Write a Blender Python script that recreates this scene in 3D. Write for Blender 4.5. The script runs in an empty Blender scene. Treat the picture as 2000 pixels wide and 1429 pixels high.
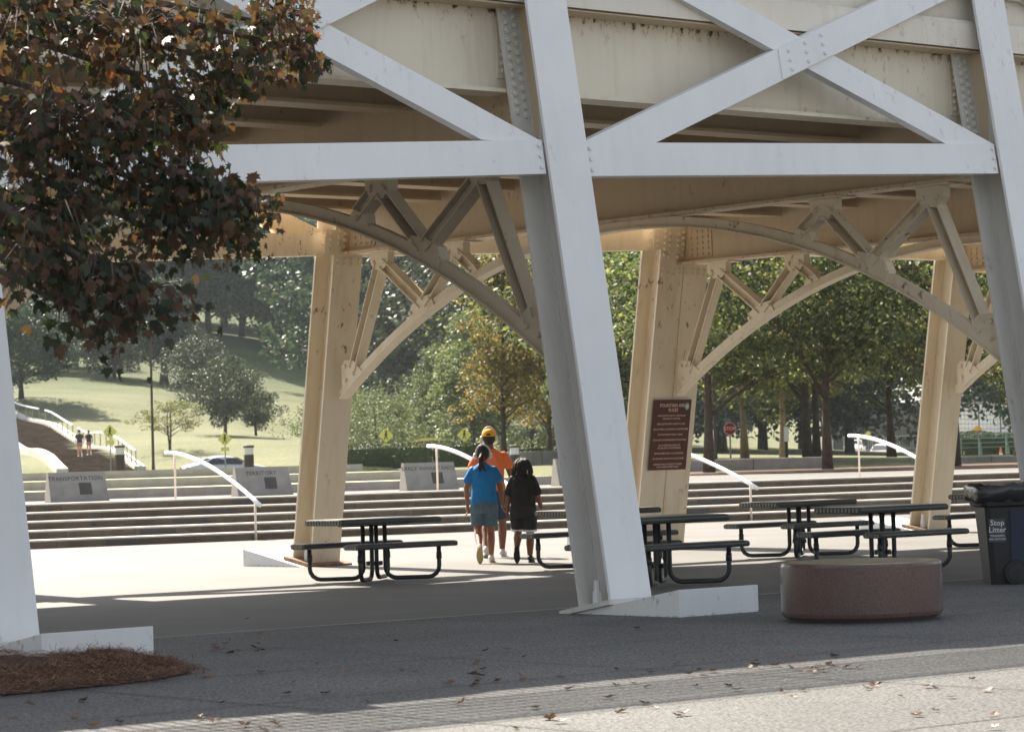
import bpy, bmesh, math, random
import numpy as np
from mathutils import Vector, Matrix
random.seed(7); RNG = np.random.default_rng(11)
SC = bpy.context.scene
R = math.radians

# ------------------------------------------------------------------ camera
EYE = 1.4
FPX, YH, ROLL = 5658.05, 895.9, 0.0275
PITCH = math.atan((YH - 714.5) / FPX)
cr, sr, cp, sp = math.cos(ROLL), math.sin(ROLL), math.cos(PITCH), math.sin(PITCH)
fwd = Vector((0, cp, sp)); up0 = Vector((0, -sp, cp)); rt0 = Vector((1, 0, 0))
rt = rt0 * cr - up0 * sr; upv = rt0 * sr + up0 * cr
cd = bpy.data.cameras.new('camera'); cam = bpy.data.objects.new('camera', cd)
SC.collection.objects.link(cam); SC.camera = cam
M = Matrix((rt, upv, -fwd)).transposed().to_4x4(); M.translation = Vector((0, 0, EYE))
cam.matrix_world = M
cd.sensor_width = 36; cd.lens = FPX / 2000 * 36; cd.clip_start = .1; cd.clip_end = 3000
cd.dof.use_dof = True; cd.dof.focus_distance = 27.5; cd.dof.aperture_fstop = 7.0

# ------------------------------------------------------------------ sky, sun, exposure
SUN_TRAVEL = Vector((.497, -.868, -.911)).normalized()
W = bpy.data.worlds.new('World'); SC.world = W; W.use_nodes = True
nt = W.node_tree; sky = nt.nodes.new('ShaderNodeTexSky'); sky.sky_type = 'NISHITA'
sky.sun_disc = False; sky.sun_elevation = R(42.3); sky.sun_rotation = R(-29.8)
sky.air_density = 1.0; sky.dust_density = 1.5; sky.ozone_density = 1.0
bg = nt.nodes['Background']; bg.inputs['Strength'].default_value = .08
hs = nt.nodes.new('ShaderNodeHueSaturation'); hs.inputs['Saturation'].default_value = .40; nt.links.new(sky.outputs[0], hs.inputs['Color']); nt.links.new(hs.outputs[0], bg.inputs[0])
sl = bpy.data.lights.new('sun', 'SUN'); sl.energy = 5.0; sl.angle = R(.5); sl.color = (1, .90, .76)
so = bpy.data.objects.new('sun', sl); SC.collection.objects.link(so)
so.rotation_euler = SUN_TRAVEL.to_track_quat('-Z', 'Y').to_euler(); so.location = (-20, 40, 60)
SC.view_settings.view_transform = 'Standard'; SC.view_settings.look = 'None'
SC.view_settings.exposure = 1.62; SC.view_settings.gamma = 1

# ------------------------------------------------------------------ placing helpers
def ray(px, py):
    dx, dy = px - 1000, py - 714.5
    X = dx * cr - dy * sr; Y = dx * sr + dy * cr
    return Vector((X, FPX * cp + Y * sp, FPX * sp - Y * cp)) / FPX
def at(px, py, D):
    d = ray(px, py); return Vector((0, 0, EYE)) + d * (D / d.y)
def gr(px, py, z=0):
    d = ray(px, py); return Vector((0, 0, EYE)) + d * ((z - EYE) / d.z)
ANG = .69442
U = Vector((math.cos(ANG), math.sin(ANG), 0)); V = Vector((math.sin(ANG), -math.cos(ANG), 0)); Z = Vector((0, 0, 1))
F1 = Vector((1.0194, 25.797, 0)); SP = 6.26615; WB = 13.51; BAT = .17
def P(l, n, z): return F1 + U * l + V * n + Z * z

# ------------------------------------------------------------------ mesh helper
class MB:
    def __init__(s): s.v = []; s.f = []; s.m = []; s.cur = 0
    def add(s, vs, fs):
        k = len(s.v); s.v += [tuple(v) for v in vs]; s.f += [tuple(i + k for i in f) for f in fs]; s.m += [s.cur] * len(fs)
    def box8(s, p):   # p: 4 bottom, 4 top
        s.add(p, [(3, 2, 1, 0), (4, 5, 6, 7), (0, 1, 5, 4), (1, 2, 6, 5), (2, 3, 7, 6), (3, 0, 4, 7)])
    def box(s, c, a, b, h, up=None):   # centre base, half-vectors a,b, height vector
        c = Vector(c); a = Vector(a); b = Vector(b); h = Vector(h)
        q = [c - a - b, c + a - b, c + a + b, c - a + b]
        if a.cross(b).dot(h) < 0: q = q[::-1]
        s.box8(q + [x + h for x in q])
    def aabb(s, x0, x1, y0, y1, z0, z1):
        s.box8([Vector(q) for q in ((x0, y0, z0), (x1, y0, z0), (x1, y1, z0), (x0, y1, z0), (x0, y0, z1), (x1, y0, z1), (x1, y1, z1), (x0, y1, z1))])
    def prism(s, poly, ext):   # poly list of Vectors, ext Vector
        n = len(poly); ext = Vector(ext)
        nrm = Vector((0, 0, 0))
        for i in range(n): nrm += Vector(poly[i]).cross(Vector(poly[(i + 1) % n]))
        if nrm.dot(ext) < 0: poly = poly[::-1]
        s.add(list(poly) + [Vector(p) + ext for p in poly],
              [tuple(range(n))[::-1], tuple(range(n, 2 * n))] + [(i, (i + 1) % n, n + (i + 1) % n, n + i) for i in range(n)])
    def tube(s, pts, r, seg=8, cap=True):
        pts = [Vector(p) for p in pts]; n = len(pts)
        rs = r if isinstance(r, (list, tuple)) else [r] * n
        t0 = (pts[1] - pts[0]).normalized()
        ref = Vector((0, 0, 1)) if abs(t0.z) < .9 else Vector((1, 0, 0))
        nx = t0.cross(ref).normalized(); vs = []
        for i in range(n):
            t = (pts[min(i + 1, n - 1)] - pts[max(i - 1, 0)]).normalized()
            nx = (nx - t * nx.dot(t)).normalized(); ny = t.cross(nx)
            for k in range(seg):
                a = 2 * math.pi * k / seg; vs.append(pts[i] + (nx * math.cos(a) + ny * math.sin(a)) * rs[i])
        fs = [(i * seg + k, i * seg + (k + 1) % seg, (i + 1) * seg + (k + 1) % seg, (i + 1) * seg + k) for i in range(n - 1) for k in range(seg)]
        if cap: fs += [tuple(range(seg))[::-1], tuple(range((n - 1) * seg, n * seg))]
        s.add(vs, fs)
    def beam(s, p0, p1, side, w, h, t=.015, kind='I'):
        # side: direction of the flange width; w flange width, h depth
        p0, p1 = Vector(p0), Vector(p1); a = (p1 - p0).normalized(); side = Vector(side); side = (side - a * side.dot(a)).normalized(); d = a.cross(side)
        def sl(s0, s1, d0, d1):
            q = [p0 + side * s0 + d * d0, p0 + side * s1 + d * d0, p0 + side * s1 + d * d1, p0 + side * s0 + d * d1]
            s.prism(q, p1 - p0)
        if kind == 'I':
            sl(-w / 2, w / 2, -h / 2, -h / 2 + t); sl(-w / 2, w / 2, h / 2 - t, h / 2); sl(-t / 2, t / 2, -h / 2 + t, h / 2 - t)
        elif kind == 'C':
            sl(-w / 2, w / 2, -h / 2, -h / 2 + t); sl(-w / 2, w / 2, h / 2 - t, h / 2); sl(w / 2 - t, w / 2, -h / 2 + t, h / 2 - t)
        else: sl(-w / 2, w / 2, -h / 2, h / 2)
    def bolt(s, p, nrm, r=.024, h=.022, seg=6):
        nrm = Vector(nrm).normalized(); s.tube([Vector(p), Vector(p) + nrm * h * .6, Vector(p) + nrm * h], [r, r, r * .7], seg)
    def lathe(s, c, prof, seg=32):
        c = Vector(c); vs = []; n = len(prof)
        for r, z in prof:
            for k in range(seg):
                a = 2 * math.pi * k / seg; vs.append(c + Vector((r * math.cos(a), r * math.sin(a), z)))
        fs = [(i * seg + k, i * seg + (k + 1) % seg, (i + 1) * seg + (k + 1) % seg, (i + 1) * seg + k) for i in range(n - 1) for k in range(seg)]
        fs += [tuple(range(seg))[::-1], tuple(range((n - 1) * seg, n * seg))]
        s.add(vs, fs)
    def loft(s, rings):   # rings: lists of equal length
        n = len(rings[0]); vs = [p for r in rings for p in r]
        fs = [(i * n + k, i * n + (k + 1) % n, (i + 1) * n + (k + 1) % n, (i + 1) * n + k) for i in range(len(rings) - 1) for k in range(n)]
        fs += [tuple(range(n))[::-1], tuple(range((len(rings) - 1) * n, len(rings) * n))]
        s.add(vs, fs)
    def capsule(s, p0, p1, r0, r1, seg=14, sc=(1, 1, 1)):
        p0, p1 = Vector(p0), Vector(p1); a = (p1 - p0)
        L = a.length; a = a / L if L > 1e-6 else Vector((0, 0, 1))
        pts = []; rs = []
        for k in range(4): t = math.pi / 2 * (k + .15) / 4.15; pts.append(p0 - a * r0 * math.cos(t)); rs.append(r0 * math.sin(t))
        pts.append(p0); rs.append(r0); pts.append(p1 + a * 1e-4); rs.append(r1)
        for k in range(3, -1, -1): t = math.pi / 2 * (k + .15) / 4.15; pts.append(p1 + a * r1 * math.cos(t)); rs.append(r1 * math.sin(t))
        s.tube(pts, rs, seg)
    def ell(s, c, r, seg=16):
        c = Vector(c); prof = [(math.sin(t), -math.cos(t)) for t in [math.pi * (k + .12) / 10.24 for k in range(11)]]
        vs = []; n = len(prof)
        for rr, z in prof:
            for k in range(seg):
                a = 2 * math.pi * k / seg; vs.append(c + Vector((rr * math.cos(a) * r[0], rr * math.sin(a) * r[1], z * r[2])))
        fs = [(i * seg + k, i * seg + (k + 1) % seg, (i + 1) * seg + (k + 1) % seg, (i + 1) * seg + k) for i in range(n - 1) for k in range(seg)]
        fs += [tuple(range(seg))[::-1], tuple(range((n - 1) * seg, n * seg))]
        s.add(vs, fs)
    def build(s, name, mats, parent=None, smooth=False, bevel=0, org=None):
        if org is None: org = Vector((0, 0, 0))
        me = bpy.data.meshes.new(name)
        me.from_pydata([tuple(Vector(v) - org) for v in s.v], [], s.f)
        if not isinstance(mats, (list, tuple)): mats = [mats]
        for m in mats: me.materials.append(m)
        if len(mats) > 1: me.polygons.foreach_set('material_index', s.m)
        if smooth: me.polygons.foreach_set('use_smooth', [True] * len(me.polygons))
        me.update()
        o = bpy.data.objects.new(name, me); SC.collection.objects.link(o)
        if parent: o.parent = parent
        if bevel:
            b = o.modifiers.new('bevel', 'BEVEL'); b.width = bevel; b.segments = 2; b.limit_method = 'ANGLE'; b.angle_limit = R(40)
        return o

def tag(o, label=None, cat=None, group=None, kind=None):
    if label: o['label'] = label
    if cat: o['category'] = cat
    if group: o['group'] = group
    if kind: o['kind'] = kind
    return o
def thing(name, loc, label, cat, group=None, rz=0):
    o = bpy.data.objects.new(name, None); SC.collection.objects.link(o); o.location = loc; o.rotation_euler = (0, 0, rz)
    o.empty_display_size = .3
    return tag(o, label, cat, group)
def copy_tree(o, parent=None):
    c = o.copy(); SC.collection.objects.link(c); c.parent = parent
    for ch in [x for x in o.children]: copy_tree(ch, c)
    return c

# ------------------------------------------------------------------ materials
class NT:
    def __init__(s, name):
        s.m = bpy.data.materials.new(name); s.m.use_nodes = True; s.t = s.m.node_tree
        s.b = s.t.nodes['Principled BSDF']; s.co = s.t.nodes.new('ShaderNodeTexCoord').outputs['Object']
    def n(s, k): return s.t.nodes.new(k)
    def l(s, a, b): s.t.links.new(a, b)
    def scale(s, v):
        m = s.n('ShaderNodeMapping'); m.inputs['Scale'].default_value = v; s.l(s.co, m.inputs[0]); return m.outputs[0]
    def noise(s, sc, det=3, rough=.55, vec=None):
        k = s.n('ShaderNodeTexNoise'); k.inputs['Scale'].default_value = sc; k.inputs['Detail'].default_value = det; k.inputs['Roughness'].default_value = rough
        s.l(vec or s.co, k.inputs['Vector']); return k.outputs['Fac']
    def ramp(s, fac, stops):
        r = s.n('ShaderNodeValToRGB'); e = r.color_ramp.elements
        while len(e) < len(stops): e.new(.5)
        for q, (p, c) in zip(e, stops): q.position = p; q.color = (c if len(c) == 4 else (*c, 1)) if isinstance(c, tuple) else (c, c, c, 1)
        s.l(fac, r.inputs[0]); return r.outputs[0]
    def mix(s, fac, a, b, mode='MIX'):
        m = s.n('ShaderNodeMix'); m.data_type = 'RGBA'; m.blend_type = mode
        if isinstance(fac, (int, float)): m.inputs[0].default_value = fac
        else: s.l(fac, m.inputs[0])
        for v, i in ((a, 6), (b, 7)):
            if isinstance(v, tuple): m.inputs[i].default_value = (*v, 1)
            else: s.l(v, m.inputs[i])
        return m.outputs[2]
    def mul(s, a, b):
        m = s.n('ShaderNodeMath'); m.operation = 'MULTIPLY'
        for v, i in ((a, 0), (b, 1)):
            if isinstance(v, (int, float)): m.inputs[i].default_value = v
            else: s.l(v, m.inputs[i])
        return m.outputs[0]
    def bump(s, h, st=.3, d=.01):
        b = s.n('ShaderNodeBump'); b.inputs['Strength'].default_value = st; b.inputs['Distance'].default_value = d; s.l(h, b.inputs['Height']); s.l(b.outputs[0], s.b.inputs['Normal'])
    def col(s, c):
        if isinstance(c, tuple): s.b.inputs['Base Color'].default_value = (*c, 1)
        else: s.l(c, s.b.inputs['Base Color'])
    def rough(s, r, spec=.5, metal=0):
        s.b.inputs['Roughness'].default_value = r; s.b.inputs['Specular IOR Level'].default_value = spec; s.b.inputs['Metallic'].default_value = metal; return s.m

def simple(name, c, rough=.6, var=.12, sc=4, bump=.0, bsc=60, spec=.4, metal=0):
    k = NT(name); d = tuple(x * (1 - var) for x in c); e = tuple(min(1, x * (1 + var)) for x in c)
    k.col(k.ramp(k.noise(sc, 5), [(.3, d), (.7, e)]))
    if bump: k.bump(k.noise(bsc, 3), bump)
    return k.rough(rough, spec, metal)

def steel(name, c, dirt=.25, rust=.5, dc=(.30, .25, .18), zdirt=()):
    k = NT(name)
    base = k.ramp(k.noise(.7, 6, .6), [(.25, tuple(x * .9 for x in c)), (.7, c)])
    streak = k.noise(3.0, 5, .6, k.scale((2.2, 2.2, .22)))
    base = k.mix(k.mul(k.ramp(streak, [(.5, 0.), (.8, 1.)]), dirt), base, dc)
    sp = k.ramp(k.noise(9, 4, .7, k.scale((1, 1, .55))), [(.60, 0.), (.67, 1.)])
    gate = k.ramp(k.noise(.55, 3), [(.45, 0.), (.62, 1.)])
    base = k.mix(k.mul(k.mul(sp, gate), rust), base, (.17, .075, .03))
    for (z0, z1, thr, am, cc) in zdirt:
        sx = k.n('ShaderNodeSeparateXYZ'); k.l(k.co, sx.inputs[0])
        mr = k.n('ShaderNodeMapRange'); k.l(sx.outputs[2], mr.inputs[0]); mr.inputs[1].default_value = z0; mr.inputs[2].default_value = z1; mr.inputs[3].default_value = 0; mr.inputs[4].default_value = 1
        nz = k.noise(11, 5, .72, k.scale((1, 1, .7)))
        ad = k.n('ShaderNodeMath'); ad.operation = 'MULTIPLY_ADD'; k.l(mr.outputs[0], ad.inputs[0]); ad.inputs[1].default_value = .30; k.l(nz, ad.inputs[2])
        base = k.mix(k.mul(k.ramp(ad.outputs[0], [(thr, 0.), (min(1, thr + .07), 1.)]), am), base, cc)
    k.col(base); k.bump(k.noise(40, 3), .08)
    return k.rough(.5, .35)
M_WHITE = steel('white_paint', (.81, .81, .80), .16, .25, (.5, .5, .47))
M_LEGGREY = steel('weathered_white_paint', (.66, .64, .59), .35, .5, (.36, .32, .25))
M_CREAM = steel('aged_cream_bounce_paint', (.80, .70, .54), .42, .95, (.52, .34, .17))  # cream base also holds warm ground bounce; streaks and rust are wear
M_WEB = steel('aged_underside_shade_paint', (.63, .50, .34), .3, .6, (.36, .25, .14), ((4.42, 4.22, .80, .7, (.34, .14, .04)),))  # underside shade and golden bounce put into the base; rust and streaks are wear
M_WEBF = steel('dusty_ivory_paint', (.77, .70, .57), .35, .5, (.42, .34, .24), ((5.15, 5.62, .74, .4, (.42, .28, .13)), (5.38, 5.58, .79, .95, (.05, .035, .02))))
M_ARCHSHADE = steel('shaded_arch_paint', (.50, .42, .31), .3, .6, (.40, .30, .18))  # near arches: shade put into a darker base than the cream ones
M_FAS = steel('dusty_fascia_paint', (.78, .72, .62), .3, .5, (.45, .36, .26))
M_RUST = simple('rusty_steel', (.24, .15, .09), .8, .4, 12, .3)
M_CONCW = steel('painted_concrete', (.76, .77, .76), .15, .5, (.40, .40, .36), ((.05, .0, .74, .45, (.2, .2, .17)),))
M_DECK = simple('deck_concrete', (.42, .37, .30), .8, .25, 2)

def pave(name, c, spk=.35, scale=130, patch=.12, joint=None, rough=.75):
    k = NT(name)
    s1 = k.ramp(k.noise(scale, 2, .8), [(.36, 1 - spk), (.62, 1 + spk * .6)])
    big = k.ramp(k.noise(.5, 6, .62), [(.3, 1 - patch), (.7, 1 + patch * .5)])
    st = k.ramp(k.noise(2.4, 4, .6), [(.62, 1.), (.78, .86)])
    base = k.mix(1, k.mix(1, k.mix(1, (c), s1, 'MULTIPLY'), big, 'MULTIPLY'), st, 'MULTIPLY')
    k.col(base); k.bump(k.noise(scale, 2, .8), .35, .004)
    return k.rough(rough, .3)
M_PLAZA = pave('plaza_concrete', (.150, .147, .14), .15, 90, .2)
M_AGG = pave('aggregate_pavement', (.116, .117, .115), .85, 42, .26)
M_JOINT = simple('joint_filler', (.5, .48, .44), .8, .2, 6)
M_DARKJ = simple('dark_joint', (.05, .05, .05), .9)

def leafmat(name, stops, trans=.35, rough=.55, vary=.25):
    k = NT(name); g = k.n('ShaderNodeNewGeometry').outputs['Random Per Island']
    c = k.ramp(g, stops)
    oi = k.n('ShaderNodeObjectInfo').outputs['Random']
    v = k.ramp(oi, [(0, 1 - vary), (1, 1 + vary)])
    c = k.mix(1, c, v, 'MULTIPLY')
    k.l(c, k.b.inputs['Base Color']); k.b.inputs['Roughness'].default_value = rough; k.b.inputs['Specular IOR Level'].default_value = .35
    tr = k.n('ShaderNodeBsdfTranslucent'); k.l(k.mix(1, c, (1.5, 1.6, .9), 'MULTIPLY'), tr.inputs[0])
    mx = k.n('ShaderNodeMixShader'); mx.inputs[0].default_value = trans; k.l(k.b.outputs[0], mx.inputs[1]); k.l(tr.outputs[0], mx.inputs[2])
    k.l(mx.outputs[0], k.t.nodes['Material Output'].inputs[0]); return k.m
M_MAPLE = leafmat('maple_leaf', [(0, (.030, .040, .018)), (.30, (.055, .065, .028)), (.42, (.105, .058, .034)), (.86, (.155, .078, .046)), (.95, (.15, .12, .045)), (1, (.27, .085, .032))], .3)
_t = M_MAPLE.node_tree; _rp = [n for n in _t.nodes if n.type == 'VALTORGB'][0]; _g = _rp.inputs[0].links[0].from_socket
_tc = _t.nodes.new('ShaderNodeTexCoord'); _dt = _t.nodes.new('ShaderNodeVectorMath'); _dt.operation = 'DOT_PRODUCT'; _dt.inputs[1].default_value = (-.075, 0, .12); _t.links.new(_tc.outputs['Object'], _dt.inputs[0])
_nz = _t.nodes.new('ShaderNodeTexNoise'); _nz.inputs['Scale'].default_value = 1.6; _t.links.new(_tc.outputs['Object'], _nz.inputs['Vector'])
_m1 = _t.nodes.new('ShaderNodeMath'); _m1.operation = 'MULTIPLY_ADD'; _m1.inputs[1].default_value = .9; _m1.inputs[2].default_value = -.62; _t.links.new(_nz.outputs['Fac'], _m1.inputs[0])
_m2 = _t.nodes.new('ShaderNodeMath'); _m2.operation = 'ADD'; _t.links.new(_dt.outputs['Value'], _m2.inputs[0]); _t.links.new(_m1.outputs[0], _m2.inputs[1])
_m3 = _t.nodes.new('ShaderNodeMath'); _m3.operation = 'ADD'; _m3.use_clamp = True; _t.links.new(_g, _m3.inputs[0]); _t.links.new(_m2.outputs[0], _m3.inputs[1]); _t.links.new(_m3.outputs[0], _rp.inputs[0])
M_OAK = leafmat('oak_leaf', [(0, (.042, .062, .034)), (.5, (.085, .108, .056)), (.84, (.155, .168, .085)), (1, (.27, .235, .11))], .48)
M_PALE = leafmat('pale_leaf', [(0, (.055, .075, .045)), (.6, (.105, .125, .08)), (1, (.18, .19, .12))], .35)
M_DARK = leafmat('dark_leaf', [(0, (.022, .042, .032)), (.7, (.042, .068, .05)), (1, (.075, .098, .06))], .25)
M_GREY = leafmat('greygreen_leaf', [(0, (.035, .05, .036)), (.7, (.068, .085, .06)), (1, (.11, .12, .085))], .2)
M_FALL = leafmat('autumn_leaf', [(0, (.055, .065, .032)), (.45, (.11, .105, .05)), (.8, (.19, .135, .06)), (1, (.25, .125, .055))], .35)
M_YEL = leafmat('yellowgreen_leaf', [(0, (.06, .08, .035)), (.5, (.12, .125, .055)), (1, (.21, .175, .075))], .35)
M_HEDGE = leafmat('hedge_leaf', [(0, (.02, .035, .015)), (.7, (.05, .07, .03)), (1, (.09, .11, .05))], .2)
M_DRY = leafmat('dry_leaf', [(0, (.10, .055, .035)), (.6, (.17, .10, .07)), (1, (.24, .16, .12))], .1)
M_BARK = simple('bark', (.075, .058, .045), .9, .35, 6, .5, 25)
M_BARKP = simple('pale_bark', (.30, .22, .15), .9, .25, 6, .4, 25)
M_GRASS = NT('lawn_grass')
_k = M_GRASS; _sx = _k.n('ShaderNodeSeparateXYZ'); _k.l(_k.co, _sx.inputs[0]); _ridge_shade = _k.n('ShaderNodeMapRange'); _k.l(_sx.outputs[2], _ridge_shade.inputs[0]); _ridge_shade.inputs[1].default_value = 5.5; _ridge_shade.inputs[2].default_value = 10.5
_k.col(_k.mix(1, _k.mix(_k.mul(_ridge_shade.outputs[0], .85), (1, 1, 1), (.40, .52, .42)), _k.mix(1, _k.ramp(_k.noise(.12, 5, .6), [(.3, (.135, .15, .08)), (.7, (.21, .21, .12))]), _k.ramp(_k.noise(4, 4, .7), [(.3, .7), (.7, 1.15)]), 'MULTIPLY'), 'MULTIPLY')); _k.bump(_k.noise(3, 4), .5, .25)  # grass darkens with height: ridge tree shade put into its colour
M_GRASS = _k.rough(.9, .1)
# ------------------------------------------------------------------ the trestle bridge
tr = thing('steel_trestle_bridge', F1, 'white painted steel railway trestle on battered legs with cream underside, spanning the whole plaza', 'bridge')
def tb(mb, name, mat, parent=tr, **k): return mb.build(name, mat, parent, org=F1, **k)
BENTS = range(-3, 6)      # bent k stands at l = k * SP
def zs(k): return min(4.62, 4.13 + .27 * k) if k > 0 else max(3.2, 4.13 + .36 * k)
LD = .45                  # depth of a leg section
def LF(l, a, z): return P(l, -BAT * z - a, z)
def LK(l, a, z): return P(l, -WB - .2 + BAT * z + a, z)
WH = .243
for k in BENTS:
    for side, fn in (('f', LF), ('k', LK)):
        offs = (-.25, .25) if (side == 'k' and k == 2) else (0,)
        for of in offs:
            l0 = k * SP + of
            def slab(mb, la, lb, a0, a1, z0=0.0, z1=6.5):
                mb.box8([fn(la, a0, z0), fn(lb, a0, z0), fn(lb, a1, z0), fn(la, a1, z0), fn(la, a0, z1), fn(lb, a0, z1), fn(lb, a1, z1), fn(la, a1, z1)][::1] if side == 'k' else
                        [fn(la, a1, z0), fn(lb, a1, z0), fn(lb, a0, z0), fn(la, a0, z0), fn(la, a1, z1), fn(lb, a1, z1), fn(lb, a0, z1), fn(la, a0, z1)][::1])
            mb = MB(); slab(mb, l0 - .012, l0 + .012, .034, LD - .03); slab(mb, l0 - WH, l0 + WH, LD - .03, LD)
            # weld bead / fillet beside web
            slab(mb, l0 - .03, l0 + .03, LD - .045, LD - .0305)
            if side == 'k':
                slab(mb, l0 - WH, l0 + WH, 0, .034)
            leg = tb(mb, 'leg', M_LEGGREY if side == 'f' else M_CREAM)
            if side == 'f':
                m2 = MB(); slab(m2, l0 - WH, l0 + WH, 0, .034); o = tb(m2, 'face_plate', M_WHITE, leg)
            # bolted splice on the inner flange near the top
            m3 = MB()
            zz = np.arange(4.56, 6.2, .085) if side == 'f' else np.arange(4.35, 4.75, .085)
            for sgn in (-1, 1):
                for z in zz:
                    for q in (.09, .185):
                        aa = LD - .03 if side == 'f' else LD
                        nn = V if side == 'f' else V
                        m3.bolt(fn(l0 + sgn * q, aa, z + (q > .1) * .03), nn, .030, .034)
            if side == 'k':
                for z in (4.10, 4.17):
                    for q in (-.18, -.06, .06, .18): m3.bolt(fn(l0 + q, LD, z), V, .025, .03)
            tb(m3, 'bolt_rows', M_LEGGREY if side == 'f' else M_CREAM, leg)
            # base plate following the pad slope
            sg = 1 if side == 'f' else -1
            nb = (-.0 if side == 'f' else -WB - .2 + LD)
            def padz(n): return (.24 + BAT * (n - .92)) if side == 'f' else (.24 + BAT * (-.92 - .2 - (n + WB)))
            n0, n1 = (-.62, .06) if side == 'f' else (-WB - .26, -WB + .42)
            m4 = MB(); la, lb = l0 - .34, l0 + .34
            q = [P(la, n0, padz(n0) + .004), P(lb, n0, padz(n0) + .004), P(lb, n1, padz(n1) + .004), P(la, n1, padz(n1) + .004)]
            m4.box8(q[::-1] + [x + Z * .045 for x in q][::-1])
            tb(m4, 'base_plate', M_LEGGREY if side == 'f' else M_RUST, leg)
            m5 = MB()
            for dl in (-.18,):
                pn = (n0 + n1) / 2; c = P(l0 + dl, pn, padz(pn) + .045)
                m5.tube([c, c + Z * .12], .045, 6); m5.tube([c + Z * .12, c + Z * .22], .028, 8)
            tb(m5, 'anchor_bolt', M_CONCW, leg)

# struts and X bracing in both leg planes
def member(name, fn, side, la, za, lb, zb, h, a0, a1, mat):
    # a flat box in the leg plane from (la,za) to (lb,zb), h = width seen on the face
    mb = MB(); dl, dz = lb - la, zb - za; L = math.hypot(dl, dz)
    if abs(dz) < .6: ph = (0, h / 2)                 # struts: cut plumb
    elif name == 'strut': ph = (0, h / 2)
    else: ph = (-dz / L * h / 2, dl / L * h / 2)
    q = []
    for a in (a1, a0):
        q.append([fn(la - ph[0], a, za - ph[1]), fn(lb - ph[0], a, zb - ph[1]), fn(lb + ph[0], a, zb + ph[1]), fn(la + ph[0], a, za + ph[1])])
    q = q if side == 'f' else q[::-1]
    mb.box8(q[0] + q[1])
    return mb
for k in list(BENTS)[:-1]:
    for side, fn in (('f', LF), ('k', LK)):
        l0, l1 = k * SP, (k + 1) * SP
        mat = M_WHITE if side == 'f' else M_CREAM
        nv = V if side == 'f' else V
        za, zb = zs(k), zs(k + 1)
        ext = .25 if (side == 'k') else 0
        e0 = l0 + WH + .012 + (.25 if side == 'k' and k == 2 else 0); e1 = l1 - WH - .012 - (.25 if side == 'k' and k == 1 else 0)
        mb = member('strut', fn, side, e0, za, e1, zb, .315, .05, .27, mat)
        st = tb(mb, 'lower_strut', mat)
        m2 = MB()
        af = .05 if side == 'f' else .27
        for e, zz, sg in ((e0, za, 1), (e1, zb, -1)):
            for dz in (-.1, 0, .1): m2.bolt(fn(e + sg * .05, af, zz + dz), V, .02, .022)
        if side == 'k':
            for e, zz, sg in ((e0, za, 1), (e1, zb, -1)):
                q = [fn(e - sg * .14, LD + .002, zz - .17), fn(e + sg * .16, LD + .002, zz - .17), fn(e + sg * .16, LD + .002, zz + .17), fn(e - sg * .14, LD + .002, zz + .17)]
                m2.prism(q, V * .014)
                for dz in (-.12, -.04, .04, .12): m2.bolt(fn(e + sg * .08, LD + .016, zz + dz), V, .02, .022)
        tb(m2, 'end_bolts', mat, st)
        zt = 6.38
        a_ = (e0 + .5, za + .2); b_ = (e1 - .02, zt)
        c_ = (e1 - .37, zb + .15); d_ = (e0 + .06, zt + .07)
        # keep the braces under the deck ledge
        def clipz(p, q, z=6.35):
            t = (z - p[1]) / (q[1] - p[1]); return (p[0] + (q[0] - p[0]) * t, z)
        b2 = clipz(a_, b_); d2 = clipz(c_, d_)
        def brace(p, q, h, a0, a1, zb_):
            d = Vector((q[0] - p[0], q[1] - p[1])).normalized(); n_ = Vector((-d.y, d.x)) * h / 2
            if n_.y < 0: n_ = -n_
            P0, Q0 = Vector(p), Vector(q)
            def cut(o, z): w = P0 + o; return w + d * ((z - w.y) / d.y)
            c4 = [cut(-n_, zb_), cut(-n_, 6.35), cut(n_, 6.35), cut(n_, zb_)]
            if (c4[1] - c4[0]).x < 0: c4 = [c4[1], c4[0], c4[3], c4[2]]
            qa = [fn(w.x, a1, w.y) for w in c4]; qb = [fn(w.x, a0, w.y) for w in c4]
            if side == 'k': qa, qb = qb, qa
            mb = MB(); mb.box8(qa + qb); tb(mb, 'diagonal_brace', mat)
        brace(a_, b_, .30, .052, .17, za + .125); brace(c_, d_, .285, .075, .19, zb + .125)
        # crossing plate with nine bolts, laid along the first diagonal
        def inter(p, q, r, s):
            x1, y1, x2, y2, x3, y3, x4, y4 = *p, *q, *r, *s
            D = (x1 - x2) * (y3 - y4) - (y1 - y2) * (x3 - x4)
            a = x1 * y2 - y1 * x2; b = x3 * y4 - y3 * x4
            return ((a * (x3 - x4) - (x1 - x2) * b) / D, (a * (y3 - y4) - (y1 - y2) * b) / D)
        c = inter(a_, b_, c_, d_); d = Vector((b_[0] - a_[0], b_[1] - a_[1])).normalized(); pp = Vector((-d.y, d.x))
        ap = .05 if side == 'f' else .262
        def q2(s, t, a=ap): w = Vector(c) + d * s + pp * t; return fn(w.x, a, w.y)
        m3 = MB(); m3.prism([q2(-.47, -.14), q2(.36, -.14), q2(.47, .14), q2(-.36, .14)], V * .014)
        for s_ in (-.27, 0, .27):
            for t_ in (-.09, 0, .09): m3.bolt(q2(s_ + t_ * .3, t_) + V * .014, V, .02, .022)
        tb(m3, 'crossing_plate', mat)

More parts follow.
